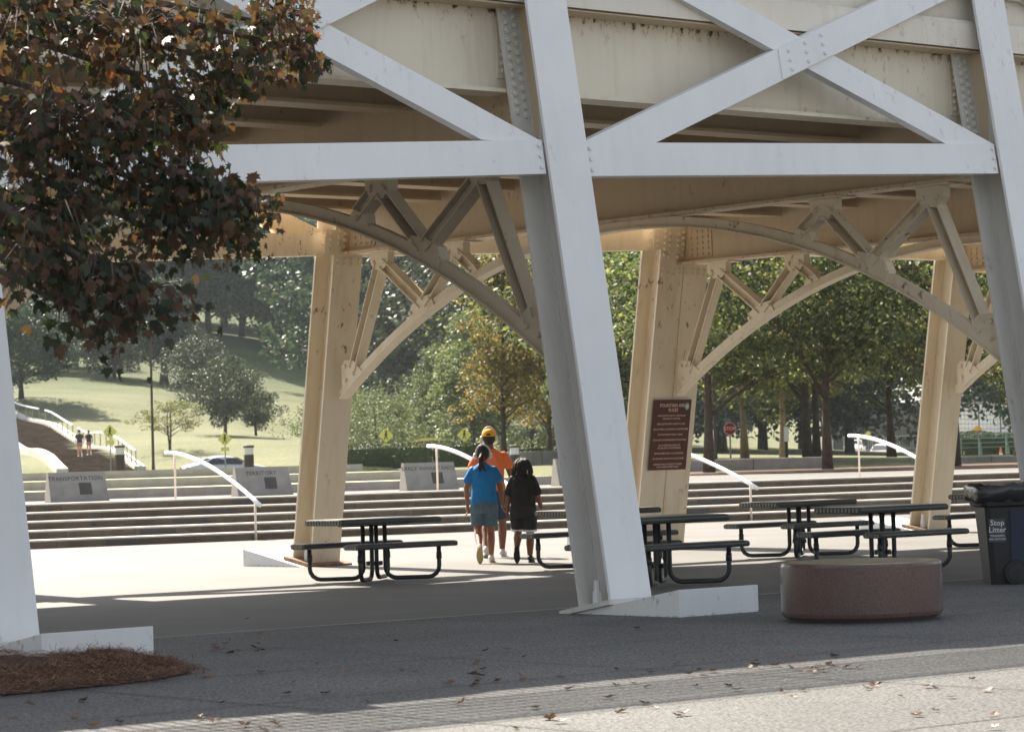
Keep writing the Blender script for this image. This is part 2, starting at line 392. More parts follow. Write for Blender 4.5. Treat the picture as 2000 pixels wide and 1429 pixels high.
# cross frames (bents): cap girder, arched rib, web struts, gussets
NC = -6.85
def arch(d): return 4.13 - (10.2 - math.sqrt(10.2 ** 2 - d * d))
for k in BENTS:
    l0 = k * SP
    mb = MB(); lt = .015
    def pl(n0, n1, z0, z1, la, lb): mb.box8([P(la, n0, z0), P(la, n1, z0), P(lb, n1, z0), P(lb, n0, z0), P(la, n0, z1), P(la, n1, z1), P(lb, n1, z1), P(lb, n0, z1)])
    pl(-12.6, -1.1, 4.27, 5.58, l0 - lt, l0 + lt); pl(-12.55, -1.15, 4.235, 4.27, l0 - .15, l0 + .15)
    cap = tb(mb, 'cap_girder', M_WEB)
    mb = MB()
    for nn in (-1.55, -12.15):
        pl(nn - .25, nn + .25, 4.33, 4.75, l0 - lt - .016, l0 - lt - .001)
        for a in (-.18, -.06, .06, .18):
            for b in range(5): mb.bolt(P(l0 - lt - .016, nn + a, 4.37 + b * .085), -U, .025, .02)
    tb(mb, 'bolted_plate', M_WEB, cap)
    # arch rib: T section
    N = 44; ds = np.linspace(-5.86, 5.86, N)
    mb = MB()
    for (za, zb, hw) in ((0, .020, .085), (.020, .128, .04)):
        rings = []
        for d in ds:
            z = arch(abs(d)); th = math.asin(d / 10.2); nz, nn = math.cos(th), math.sin(th)
            p0 = (NC + d + nn * za, z + nz * za); p1 = (NC + d + nn * zb, z + nz * zb)
            rings.append([P(l0 - hw, *p0), P(l0 + hw, *p0), P(l0 + hw, *p1), P(l0 - hw, *p1)])
        mb.loft(rings)
    tb(mb, 'arch_rib', M_ARCHSHADE if k < 1 else M_CREAM)
    for sg in (-1, 1):
        T1 = (NC + sg * 4.93, 4.10); T2 = (NC + sg * 3.32, 4.12)
        B0 = (NC + sg * 5.60, 2.66); B1 = (NC + sg * 4.02, arch(4.02) + .16); B2 = (NC + sg * 2.95, arch(2.95) + .17)
        for (p, q, s0, s1) in ((T1, B0, .03, .0), (T1, B1, -.03, .06), (T2, B1, .03, -.06), (T2, B2, -.03, .0)):
            mb = MB(); a = P(l0, *p); b = P(l0, *q); dv = (b - a).normalized()
            a = a - V * 0 + dv * .05 + V * (0); b = b - dv * .02
            mb.beam(a, b, U, .16, .14, .014, 'C' if s0 > 0 else 'I')
            tb(mb, 'web_strut', M_ARCHSHADE if k < 1 else M_CREAM)
        mb = MB()
        gm = M_ARCHSHADE if k < 1 else M_CREAM
        def flush():
            global mb
            tb(mb, 'gusset_plate', gm); mb = MB()
        def gus(pts):
            mb.prism([P(l0 - .058, *p) for p in pts], U * .116)
        for T in (T1, T2):
            gus([(T[0] - .20, 4.234), (T[0] + .20, 4.234), (T[0] + .19, 4.09), (T[0] + .10, 3.99), (T[0] - .10, 3.99), (T[0] - .19, 4.09)])
            for a in (-.12, .12): mb.bolt(P(l0 - .058, T[0] + a * .9, 4.09), -U, .03, .03)
            mb.box8([P(l0 + y, T[0] + x, z) for z in (4.215, 4.233) for (x, y) in ((-.34, -.15), (-.34, .15), (.34, .15), (.34, -.15))])
            flush()
        d1 = 4.02
        def ar(d, o): th = math.asin(d / 10.2); return (NC + sg * (d + math.sin(th) * o), arch(d) + math.cos(th) * o)
        gus([ar(d1 - .27, .0), ar(d1 + .22, .0), ar(d1 + .22, .15), ar(d1 + .14, .23), ar(d1 - .05, .25), ar(d1 - .25, .20)])
        for a in (-.22, .18): mb.bolt(P(l0 - .058, *ar(d1 + a, .15)), -U, .03, .03)
        flush(); d2 = 2.95
        gus([ar(d2 - .14, .1), ar(d2 + .18, .1), ar(d2 + .08, .21), ar(d2 - .08, .21)])
        mb.bolt(P(l0 - .058, *ar(d2, .14)), -U, .03, .03)
        flush(); gus([ar(5.84, .0), ar(5.35, .0), ar(5.42, .26), ar(5.56, .38), ar(5.64, .36)])
        for a, b in ((5.5, .12), (5.66, .14), (5.58, .3)): mb.bolt(P(l0 - .058, *ar(a, b)), -U, .03, .03)
        flush()

# stringers between bents
SN = [-1.47 - 1.497 * j for j in range(8)]
for k in list(BENTS)[:-1]:
    for j, n in enumerate(SN):
        la, lb = k * SP + .03, (k + 1) * SP - .03
        mb = MB()
        def pb(n0, n1, z0, z1, a=la, b=lb): mb.box8([P(a, n0, z0), P(a, n1, z0), P(b, n1, z0), P(b, n0, z0), P(a, n0, z1), P(a, n1, z1), P(b, n1, z1), P(b, n0, z1)][::1])
        pb(n - .012, n + .012, 4.815, 5.58); pb(n - .17, n + .17, 4.78, 4.815, la + .12, lb - .12)
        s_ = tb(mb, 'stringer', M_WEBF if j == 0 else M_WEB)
        if j == 0:
            mb = MB()
            for e, sg in ((la, 1), (lb, -1)):
                a, b = sorted((e, e + sg * .17)); pb(n + .0125, n + .027, 4.93, 5.5, a, b)
                for z in np.arange(4.97, 5.5, .075):
                    for q in (.04, .12): mb.bolt(P(e + sg * q, n + .027, z + (q > .1) * .03), V, .022, .03)
            tb(mb, 'end_angle', M_WEBF, s_)

# deck, fascia ledges and railing
L0, L1 = BENTS[0] * SP - 1, BENTS[-1] * SP + 1
def long_box(mb, n0, n1, z0, z1): mb.box8([P(L0, n0, z0), P(L0, n1, z0), P(L1, n1, z0), P(L1, n0, z0), P(L0, n0, z1), P(L0, n1, z1), P(L1, n1, z1), P(L1, n0, z1)])
mb = MB(); long_box(mb, -12.30, -1.21, 5.59, 5.9); tb(mb, 'deck_slab', M_DECK)
for sg, ne in ((1, -1.15), (-1, -12.36)):
    mb = MB()
    a, b = sorted((ne, ne + sg * .02)); long_box(mb, a, b, 5.6, 5.86)
    a, b = sorted((ne - sg * .25, ne - sg * .012)); long_box(mb, a, b, 5.862, 5.9)
    a, b = sorted((ne - sg * .22, ne - sg * .12)); long_box(mb, a, b, 5.9, 6.18)
    a, b = sorted((ne - sg * .4, ne - sg * .02)); long_box(mb, a, b, 6.18, 6.22)
    a, b = sorted((ne - sg * .5, ne - sg * .4)); long_box(mb, a, b, 5.9, 6.6)
    tb(mb, 'fascia', M_FAS if sg > 0 else M_CREAM)
    mb = MB()
    for z in (6.75, 6.9, 7.05, 7.2, 7.35, 7.5, 7.65, 7.78): mb.tube([P(L0, ne - sg * .2, z), P(L1, ne - sg * .2, z)], .022 if z < 7.7 else .035, 6)
    l = L0
    while l < L1:
        mb.tube([P(l, ne - sg * .2, 6.2), P(l, ne - sg * .2, 7.75)], .022, 5); l += .10
    tb(mb, 'railing', M_WHITE)
mb = MB()     # top flange edge strip of dirt-streaked soffit just outside the first stringer
long_box(mb, -1.46, -1.17, 5.575, 5.589); tb(mb, 'soffit_strip', M_WEB)

# footings under every leg
labs_f = {-2: 'white concrete footing of the front leg beyond the left picture edge', 1: 'white concrete footing of the front leg beyond the right picture edge', -1: 'white painted concrete footing under the left front leg, pine straw against it', 0: 'white painted sloping concrete footing under the central front leg'}
labs_k = {0: 'white concrete footing of the back leg beyond the left picture edge', 4: 'white concrete footing of the back leg beyond the right picture edge', 1: 'white concrete footing of the back leg behind the leftmost picnic table', 2: 'concrete footing of the double back leg that carries the brown sign', 3: 'white concrete footing of the slim back leg near the wheeled bins'}
for k in range(-2, 5):
    for side in 'fk':
        if side == 'f' and k > 1 or side == 'k' and k < 0: continue
        l0 = k * SP
        if side == 'f': n0, n1 = -.82, .92; z0, z1 = .0, .24; la, lb = l0 - .3, l0 + .65
        else: n0, n1 = -WB - 1.12, -WB + .62; z0, z1 = .24, .0; la, lb = l0 - .42 - (k == 2) * .25, l0 + .5 + (k == 2) * .25
        zz0 = max(-.05, (.24 + BAT * (n0 - .92)) if side == 'f' else .24); zz1 = .24 if side == 'f' else (.24 + BAT * (-.92 - .2 - (n1 + WB)))
        c = P(l0, (n0 + n1) / 2, 0)
        lab = (labs_f if side == 'f' else labs_k).get(k, 'white painted concrete footing under a trestle leg outside the picture')
        mb = MB(); q = [P(la, n0, -.06), P(la, n1, -.06), P(lb, n1, -.06), P(lb, n0, -.06)]
        t = [P(la, n0, zz0), P(la, n1, zz1), P(lb, n1, zz1), P(lb, n0, zz0)]
        mb.box8(q + t)
        o = mb.build('concrete_footing', M_CONCW, None, bevel=.018, org=c); o.location = c
        tag(o, lab, 'footing', 'footings under the trestle legs')
# ------------------------------------------------------------------ ground near
def sheet(name, pts, z, mat, label, th=None, kind='structure'):
    mb = MB(); mb.add([Vector((p[0], p[1], z)) for p in pts], [tuple(range(len(pts)))])
    return tag(mb.build(name, mat), label, None, None, kind)
S0 = Vector((-4.37, 55.16, 0)); ST = Vector((.891, .454, 0)).normalized(); SM = Vector((-.454, .891, 0)).normalized()
def SPt(t, m, z): return S0 + ST * t + SM * m + Z * z
RH, TD = .155, .95; ZT = 5 * RH
pl = sheet('plaza_pavement', [SPt(-120, .3, 0), SPt(-120, -160, 0), SPt(160, -160, 0), SPt(160, .3, 0)], 0, M_PLAZA, 'pale concrete plaza under and behind the trestle')
sheet('front_pavement', [P(-60, -1.22, 0), P(-60, 60, 0), P(60, 60, 0), P(60, -1.22, 0)], .004, M_AGG, 'blue grey exposed aggregate pavement in the foreground')
mb = MB()
def strip(l0, n0, l1, n1, w, z):
    a = P(l0, n0, z); b = P(l1, n1, z); d = (b - a).normalized(); s = Vector((-d.y, d.x, 0)) * w / 2
    mb.add([a - s, b - s, b + s, a + s], [(0, 1, 2, 3)])
strip(-40, -1.22, 40, -1.22, .035, .008)
tag(mb.build('pavement_joint', M_JOINT), 'pale straight joint between the two pavements', None, None, 'structure')
mb = MB()
for n in (.9, 3.0, 5.1, 7.2, 9.3): strip(-40, n, 40, n + .0, .016, .0085)
for l in np.arange(-20, 20, 3.1): strip(l, -1.2, l, 14, .014, .0095)
tag(mb.build('pavement_crack_lines', M_DARKJ), 'thin dark saw cut lines in the foreground pavement', None, None, 'structure')

# steps
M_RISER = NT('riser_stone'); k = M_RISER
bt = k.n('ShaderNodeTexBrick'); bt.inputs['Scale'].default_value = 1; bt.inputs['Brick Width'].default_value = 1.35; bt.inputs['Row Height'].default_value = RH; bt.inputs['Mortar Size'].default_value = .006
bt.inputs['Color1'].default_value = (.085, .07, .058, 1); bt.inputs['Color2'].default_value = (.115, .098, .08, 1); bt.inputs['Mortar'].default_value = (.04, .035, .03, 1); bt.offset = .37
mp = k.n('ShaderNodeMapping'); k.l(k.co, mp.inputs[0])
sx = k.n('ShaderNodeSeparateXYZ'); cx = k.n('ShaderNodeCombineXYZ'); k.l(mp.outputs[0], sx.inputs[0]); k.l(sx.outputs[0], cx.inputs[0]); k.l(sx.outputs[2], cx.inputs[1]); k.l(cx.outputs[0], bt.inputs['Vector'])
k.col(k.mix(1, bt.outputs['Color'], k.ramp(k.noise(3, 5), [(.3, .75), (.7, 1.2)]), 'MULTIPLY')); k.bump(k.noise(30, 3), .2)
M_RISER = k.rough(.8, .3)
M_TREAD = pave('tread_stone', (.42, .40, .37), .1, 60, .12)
st = thing('stone_steps', SPt(0, 0, 0), 'long low flight of five dark risers with pale treads across the plaza', 'steps', rz=math.atan2(ST.y, ST.x))
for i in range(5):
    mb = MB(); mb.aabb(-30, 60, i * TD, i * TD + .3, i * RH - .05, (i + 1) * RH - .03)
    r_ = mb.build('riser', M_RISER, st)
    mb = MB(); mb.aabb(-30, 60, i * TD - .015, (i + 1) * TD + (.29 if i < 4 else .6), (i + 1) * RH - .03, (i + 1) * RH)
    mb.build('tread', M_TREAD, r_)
mb = MB()
for (px, py) in ((1255 - 900, 978), (1365 - 980, 996)): pass
# small dark step-light plates on the risers
rr = random.Random(3); pltm = simple('dark_plate', (.045, .045, .05), .5)
for i in range(5):
    for t0 in (-3.6, 8.2, 19.5):
        t = t0 + i * 1.0
        mb = MB(); mb.aabb(t, t + .72, i * TD - .006, i * TD + .1, i * RH + .02, (i + 1) * RH - .035); mb.build('riser_plate', pltm, st)

# upper ground: heights fitted to the hillside
CP = [(x, y, 59.5 + .0 * x, ZT) for x, y in ()]
ctrl = []
def cpz(px, py, D): p = at(px, py, D); ctrl.append((p.x, p.y, p.z))
for t in (-60, -30, -10, 8): p = SPt(t, 42.0, 0); ctrl.append((p.x, p.y, 1.25))
for px in (-600, -300, 0, 200, 400, 600, 800): p = at(px, 0, 150); ctrl.append((p.x, p.y, .62)); p = at(px, 0, 163); ctrl.append((p.x, p.y, .66))
for q in ((100, 1.4, 150), (1350, 925, 95), (1600, 929, 90), (1900, 925, 92), (2200, 915, 95)):
    if q[1] > 100: p = at(q[0], 0, q[2]); ctrl.append((p.x, p.y, .80))
for q in ((1400, 902, 125), (1620, 900, 130), (1900, 900, 130), (2200, 895, 130), (1400, 893, 200), (1700, 896, 300), (1500, 889, 350), (1950, 893, 220), (1950, 884, 350), (1700, 878, 450), (1200, 892, 200), (2500, 880, 300), (2500, 870, 450), (1300, 880, 450),
          (160, 913, 180), (240, 914, 178), (110, 878, 200), (60, 835, 222), (30, 800, 235), (45, 790, 240), (330, 868, 195), (430, 850, 215), (600, 852, 230), (150, 735, 290), (400, 740, 300), (600, 775, 290), (400, 657, 340), (560, 692, 335), (200, 650, 350), (0, 700, 340),
          (400, 600, 420), (0, 600, 420), (600, 640, 430), (850, 700, 430), (1000, 872, 190), (800, 830, 250), (800, 790, 320), (1000, 830, 320), (-500, 860, 235), (-600, 700, 330), (-800, 600, 420), ): cpz(*q)
C = np.array(ctrl); 
def kern(a, b): return np.sqrt(((a[:, None, :2] - b[None, :, :2]) ** 2).sum(-1) + 9)
A = kern(C, C) + np.eye(len(C)) * 2.0
zm = 1.2; WTS = np.linalg.solve(A, C[:, 2] - zm)
def sstep(a, b, x): x = min(1, max(0, (x - a) / (b - a))); return x * x * (3 - 2 * x)
def tz(x, y):
    q = np.array([[x, y]]); far = float(zm + (np.sqrt(((q[:, None, :] - C[None, :, :2]) ** 2).sum(-1) + 9) @ WTS)[0])
    d = Vector((x, y, 0)) - S0; t, m = d.dot(ST), d.dot(SM); L = 1 - sstep(11.7, 15, t)
    left = ZT if m < 9 else (.70 if m < 22.5 else 1.34)
    near = left * L + ZT * (1 - L); w = sstep(26, 46, m); return near * (1 - w) + max(-2, min(60, far)) * w
ms = [4.9, 6, 7.5, 8.95, 9.05, 11, 14, 18, 22.45, 22.55] + list(np.linspace(24, 60, 20)) + list(np.linspace(66, 480, 90)); ts = np.array(list(np.linspace(-230, -34, 50)) + list(np.linspace(-30, 40, 57)) + list(np.linspace(44, 330, 70)))
vs = []; 
T_, M_ = np.meshgrid(ts, ms); xs = S0.x + ST.x * T_ + SM.x * M_; ys = S0.y + ST.y * T_ + SM.y * M_
zz = np.array([tz(a, b) for a, b in zip(xs.ravel(), ys.ravel())])
mb = MB(); mb.v = [(a, b, c) for a, b, c in zip(xs.ravel(), ys.ravel(), zz)]
nx = len(ts); mb.f = [(j * nx + i, j * nx + i + 1, (j + 1) * nx + i + 1, (j + 1) * nx + i) for j in range(len(ms) - 1) for i in range(nx - 1)]
fd = []
for j in range(len(ms) - 1):
    for i in range(nx - 1):
        m = ms[j]; t = ts[i]
        mb.m.append(1 if (m < 9 or (t > 11.6 and m < 32)) else 0)
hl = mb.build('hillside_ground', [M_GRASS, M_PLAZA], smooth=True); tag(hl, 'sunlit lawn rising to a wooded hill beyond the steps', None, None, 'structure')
def onterrain(px, py, D0=60, D1=460):
    D = D0
    d = ray(px, py)
    while D < D1:
        p = at(px, py, D)
        if p.z <= tz(p.x, p.y): return Vector((p.x, p.y, tz(p.x, p.y)))
        D += 1.5
    p = at(px, py, D1); return Vector((p.x, p.y, tz(p.x, p.y)))
def atx(px, D, py=890):
    p = at(px, py, D); return Vector((p.x, p.y, tz(p.x, p.y)))
# far base sheet out to the horizon
sheet('far_ground', [(-1500, 300), (1500, 300), (1500, 2500), (-1500, 2500)], -3, M_GRASS, 'flat ground far beyond the trees')

# grassy terraces behind the steps
M_TERR = simple('grey_terrace_stone', (.32, .30, .28), .8, .15, 3, .2)
M_TGR = simple('dry_grass_strip', (.42, .43, .26), .9, .25, 5, .4)
te = thing('grass_terrace', SPt(0, 9, ZT), 'three low grey stone terraces with pale grassy treads behind the steps', 'terrace', rz=math.atan2(ST.y, ST.x))
for i in range(3):
    y0 = (0, 5, 13.2)[i]; y1 = (5, 13.2, 17)[i]; mb = MB(); mb.aabb(-45, 11.5, y0, y0 + .35, -.1, (i + 1) * .2); a = mb.build('terrace_wall', M_TERR, te)
    mb = MB(); mb.aabb(-45, 11.4, y0 + .352, y1 + .1, i * .2, (i + 1) * .2 - .01); mb.build('grass_tread', M_TGR if i < 2 else M_GRASS, a)

# handrails
def handrail(t, label, dr=0):
    o = thing('handrail', SPt(t, 0, 0), label, 'handrail', 'arched handrails on the steps', rz=math.atan2(ST.y, ST.x) + dr)
    mb = MB(); m1 = 4.66
    pts = []
    a = Vector((0, m1 + .55, ZT + .93)); b = Vector((0, -.35, .66))
    for i in range(17):
        s = i / 16; m = a.y + (b.y - a.y) * s
        z = a.z + .02 - (a.z - b.z + .02) * (s ** 1.75)
        pts.append((0, m, z))
    mb.tube(pts, .042, 10); mb.build('top_rail', M_RAIL, o, smooth=True)
    for m, z0 in ((.0 - .08, 0), (m1, ZT)):
        s = (a.y - m) / (a.y - b.y); zt = a.z + .02 - (a.z - b.z + .02) * (s ** 1.75)
        mb = MB(); mb.tube([(0, m, z0), (0, m, zt)], .024, 8); mb.build('post', M_RAILP, o, smooth=True)
M_RAIL = simple('rail_paint', (.80, .82, .84), .35, .03); M_RAILP = simple('rail_post_paint', (.72, .62, .55), .45, .05)
def projx(p):
    q = p - Vector((0, 0, EYE)); return 1000 + FPX * (q.dot(rt)) / q.dot(fwd)
def tof(px, py): return float(min(np.arange(-25, 40, .02), key=lambda t: abs(projx(SPt(t, -.08, 0)) - px)))
handrail(tof(501, 1054), 'white arched handrail at the far left of the steps, before the slab reading TRANSPORTATION', -R(2))
handrail(tof(1010, 1033), 'white arched handrail on the steps behind the three walkers', -R(6.5))
handrail(tof(1467, 1016), 'white arched handrail just right of the brown sign leg')
handrail(tof(1851, 1003), 'white arched handrail crossing behind the slim back leg at right', -R(11))

# engraved slabs
def text_mb(mb, lines, org, ux, uy, spacing=1.0):
    # lines: (string, size, x, y) in a plane with origin org, unit vectors ux uy
    for s_, size, x, y in lines:
        cu = bpy.data.curves.new('t', 'FONT'); cu.body = s_; cu.size = size; cu.align_x = 'CENTER'; cu.align_y = 'CENTER'; cu.resolution_u = 2; cu.offset = size * .012
        cu.space_character = spacing
        o = bpy.data.objects.new('t', cu); SC.collection.objects.link(o)
        dg = bpy.context.evaluated_depsgraph_get(); me = bpy.data.meshes.new_from_object(o.evaluated_get(dg))
        mb.add([Vector(org) + ux * (v.co.x + x) + uy * (v.co.y + y) for v in me.vertices], [tuple(p.vertices) for p in me.polygons])
        bpy.data.objects.remove(o); bpy.data.curves.remove(cu); bpy.data.meshes.remove(me)
M_SLAB = simple('slab_granite', (.23, .235, .235), .7, .12, 5, .2); M_SLABS = simple('slab_edge', (.42, .38, .33), .8, .1)
M_DK = simple('dark_letter', (.06, .06, .06), .6)
def slab(px, txt, label):
    t = 0; p = None
    # base front-left corner on the top step
    d = ray(px, 972 - .0275 * (px - 150)); p = Vector((0, 0, EYE)) + d * ((ZT - EYE) / d.z)
    t = (p - S0).dot(ST); m = 5.35
    # slide along the terrace so that it stands at m
    best = min(np.arange(-20, 30, .01), key=lambda tt: abs((lambda q: 1000 + (q.x / q.y * FPX) - px + .0275 * (-70))(SPt(tt, m, ZT))))
    o = thing('engraved_slab', SPt(best, m, ZT), label, 'stone slab', 'leaning engraved slabs along the top step', rz=math.atan2(ST.y, ST.x))
    w, h, tilt, th = 1.24, .60, .22, .42
    mb = MB(); mb.cur = 0
    q = [Vector((0, 0, 0)), Vector((w, 0, 0)), Vector((w - .02, tilt, h)), Vector((.02, tilt, h))]
    mb.add(q + [Vector((w, th, 0)), Vector((0, th, 0)), Vector((w - .02, tilt + .1, h)), Vector((.02, tilt + .1, h))], [(0, 1, 2, 3)])
    mb.cur = 1
    mb.add(q + [Vector((w, th, 0)), Vector((0, th, 0)), Vector((w - .02, tilt + .1, h)), Vector((.02, tilt + .1, h))], [(0, 3, 7, 5), (1, 4, 6, 2), (3, 2, 6, 7), (5, 7, 6, 4)])
    mb.build('stone_body', [M_SLAB, M_SLABS], o)
    ux = Vector((1, 0, 0)); uy = Vector((0, tilt, h)).normalized(); nn = ux.cross(uy)
    mb = MB(); text_mb(mb, [(txt, .125, w * .47, .50)], nn * .004, ux, uy, 1.08); mb.build('lettering', M_DK, o)
    mb = MB(); c = ux * (w * .62) + uy * .28 + nn * .001; mb.box(c, ux * .13, uy * .125, nn * .012); mb.build('plaque', M_DK, o)
slab(91, 'TRANSPORTATION', 'leaning grey stone slab engraved TRANSPORTATION'); slab(458, 'TERRITORY', 'leaning grey stone slab engraved TERRITORY'); slab(787, 'EARLY INHABITANTS', 'leaning grey stone slab engraved EARLY INHABITANTS behind the walkers')
slab(1085, 'STATEHOOD', 'leaning grey stone slab half hidden behind the central front leg')

# ------------------------------------------------------------------ picnic tables
M_TAB = NT('coated_metal'); k = M_TAB; k.col(k.ramp(k.noise(5, 4), [(.3, (.045, .05, .048)), (.7, (.075, .078, .07))])); M_TAB = k.rough(.42, .5)
M_TABT = simple('coated_metal_top', (.24, .24, .21), .4, .15, 6)
M_TUBE = simple('black_tube', (.028, .03, .032), .4, .2, 6)
def plank(root, name, w, L, z, u0, v0, edge, tabs):
    mb = MB()
    # slab with rounded long edges, lying along local x
    sec = []
    r = edge
    for i in range(7): a = -math.pi / 2 + math.pi * i / 6; sec.append((w / 2 - r + r * math.cos(a), z - r + r * math.sin(a)))
    for i in range(7): a = math.pi / 2 + math.pi * i / 6; sec.append((-w / 2 + r + r * math.cos(a), z - r + r * math.sin(a)))
    x0, x1 = u0 - L / 2, u0 + L / 2
    mb.prism([Vector((x0, v0 + p, q)) for p, q in sec], Vector((L, 0, 0)))
    o = mb.build(name, M_TAB, root, bevel=.006)
    m2 = MB()
    m2.aabb(x0 + .02, x1 - .02, v0 - w / 2 + r, v0 + w / 2 - r, z + .0005, z + .004)
    m2.build('perforated_sheet', M_TABT, o)
    m3 = MB(); n = tabs
    for xe, s in ((x0, -1), (x1, 1)):
        for i in range(n):
            v = v0 - w / 2 + r + (w - 2 * r) * (i + .5) / n
            m3.aabb(min(xe, xe + s * .012), max(xe, xe + s * .012), v - .012, v + .012, z - 2 * r + .012, z - .012)
    m3.build('end_ribs', M_TABT, o)
    return o
ptab = None
def make_table():
    root = thing('picnic_table', (0, 0, 0), 'dark metal picnic table', 'picnic table', 'black metal picnic tables under the trestle')
    plank(root, 'tabletop', .74, 1.47, .745, 0, 0, .034, 12)
    for v in (-.53, .53): plank(root, 'bench_seat', .29, 1.47, .46, 0, v, .031, 5)
    for su in (-1, 1):
        for sv in (-1, 1):
            mb = MB(); d = Vector((su * .58, sv * .5, 0)); L = d.length; d = d / L; r = .13
            pts = [d * .13 + Z * .69, d * .13 + Z * (.04 + r)]
            for a in (20, 45, 70): pts.append(d * (.13 + r - r * math.cos(R(a))) + Z * (.04 + r - r * math.sin(R(a))))
            pts += [d * (.13 + r) + Z * .04, d * (L - r) + Z * .04]
            for a in (20, 45, 70): pts.append(d * (L - r + r * math.sin(R(a))) + Z * (.04 + r - r * math.cos(R(a))))
            pts += [d * L + Z * (.04 + r), d * L + Z * .40]
            mb.tube(pts, .027, 10); mb.tube([d * L + Z * .25, d * L + Z * .33], .033, 8)
            mb.build('frame_tube', M_TUBE, root, smooth=True)
    mb = MB(); mb.aabb(-.11, .11, -.02, .02, .19, .24); mb.aabb(-.02, .02, -.11, .11, .19, .24); mb.aabb(-.1, .1, -.1, .1, .685, .71)
    mb.aabb(-.5, .5, -.02, .02, .66, .68)
    mb.build('pedestal_brace', M_TUBE, root)
    return root
ptab = make_table()
TB = [(-1.69, 34.3, 'picnic table standing alone left of the walkers, before the left back leg'), (1.50, 31.1, 'picnic table half hidden by the right side of the central front leg'),
      (1.03, 36.3, 'picnic table behind the central front leg, beside the boy in black'), (3.73, 38.3, 'picnic table farther back, left of and beyond the one behind the granite drum'),
      (4.21, 33.4, 'picnic table directly behind the brown granite drum'), (6.75, 40.1, 'picnic table partly hidden behind the wheeled bins')]
for i, (x, y, lab) in enumerate(TB):
    o = ptab if i == 0 else copy_tree(ptab)
    o.location = (x, y, 0); o.rotation_euler = (0, 0, ANG); o['label'] = 'dark metal ' + lab

# granite drum
M_GRAN = NT('brown_granite'); k = M_GRAN
k.col(k.mix(1, k.ramp(k.noise(110, 3, .8), [(.33, (.075, .045, .038)), (.5, (.12, .072, .06)), (.7, (.19, .13, .115))]), k.ramp(k.noise(2, 4), [(.3, .9), (.7, 1.08)]), 'MULTIPLY')); M_GRAN = k.rough(.2, .5)
dr = thing('granite_drum_seat', (2.825, 23.9, 0), 'low round brown granite drum seat with a polished top in front of the tables', 'stone seat')
mb = MB(); mb.lathe((0, 0, 0), [(.63, .03), (.655, .05), (.663, .08), (.663, .455), (.655, .476), (.635, .484)], 96); mb.build('drum', M_GRAN, dr)
mb = MB(); mb.lathe((0, 0, 0), [(.60, 0), (.60, .04)], 64); mb.build('plinth', M_DARKJ, dr)

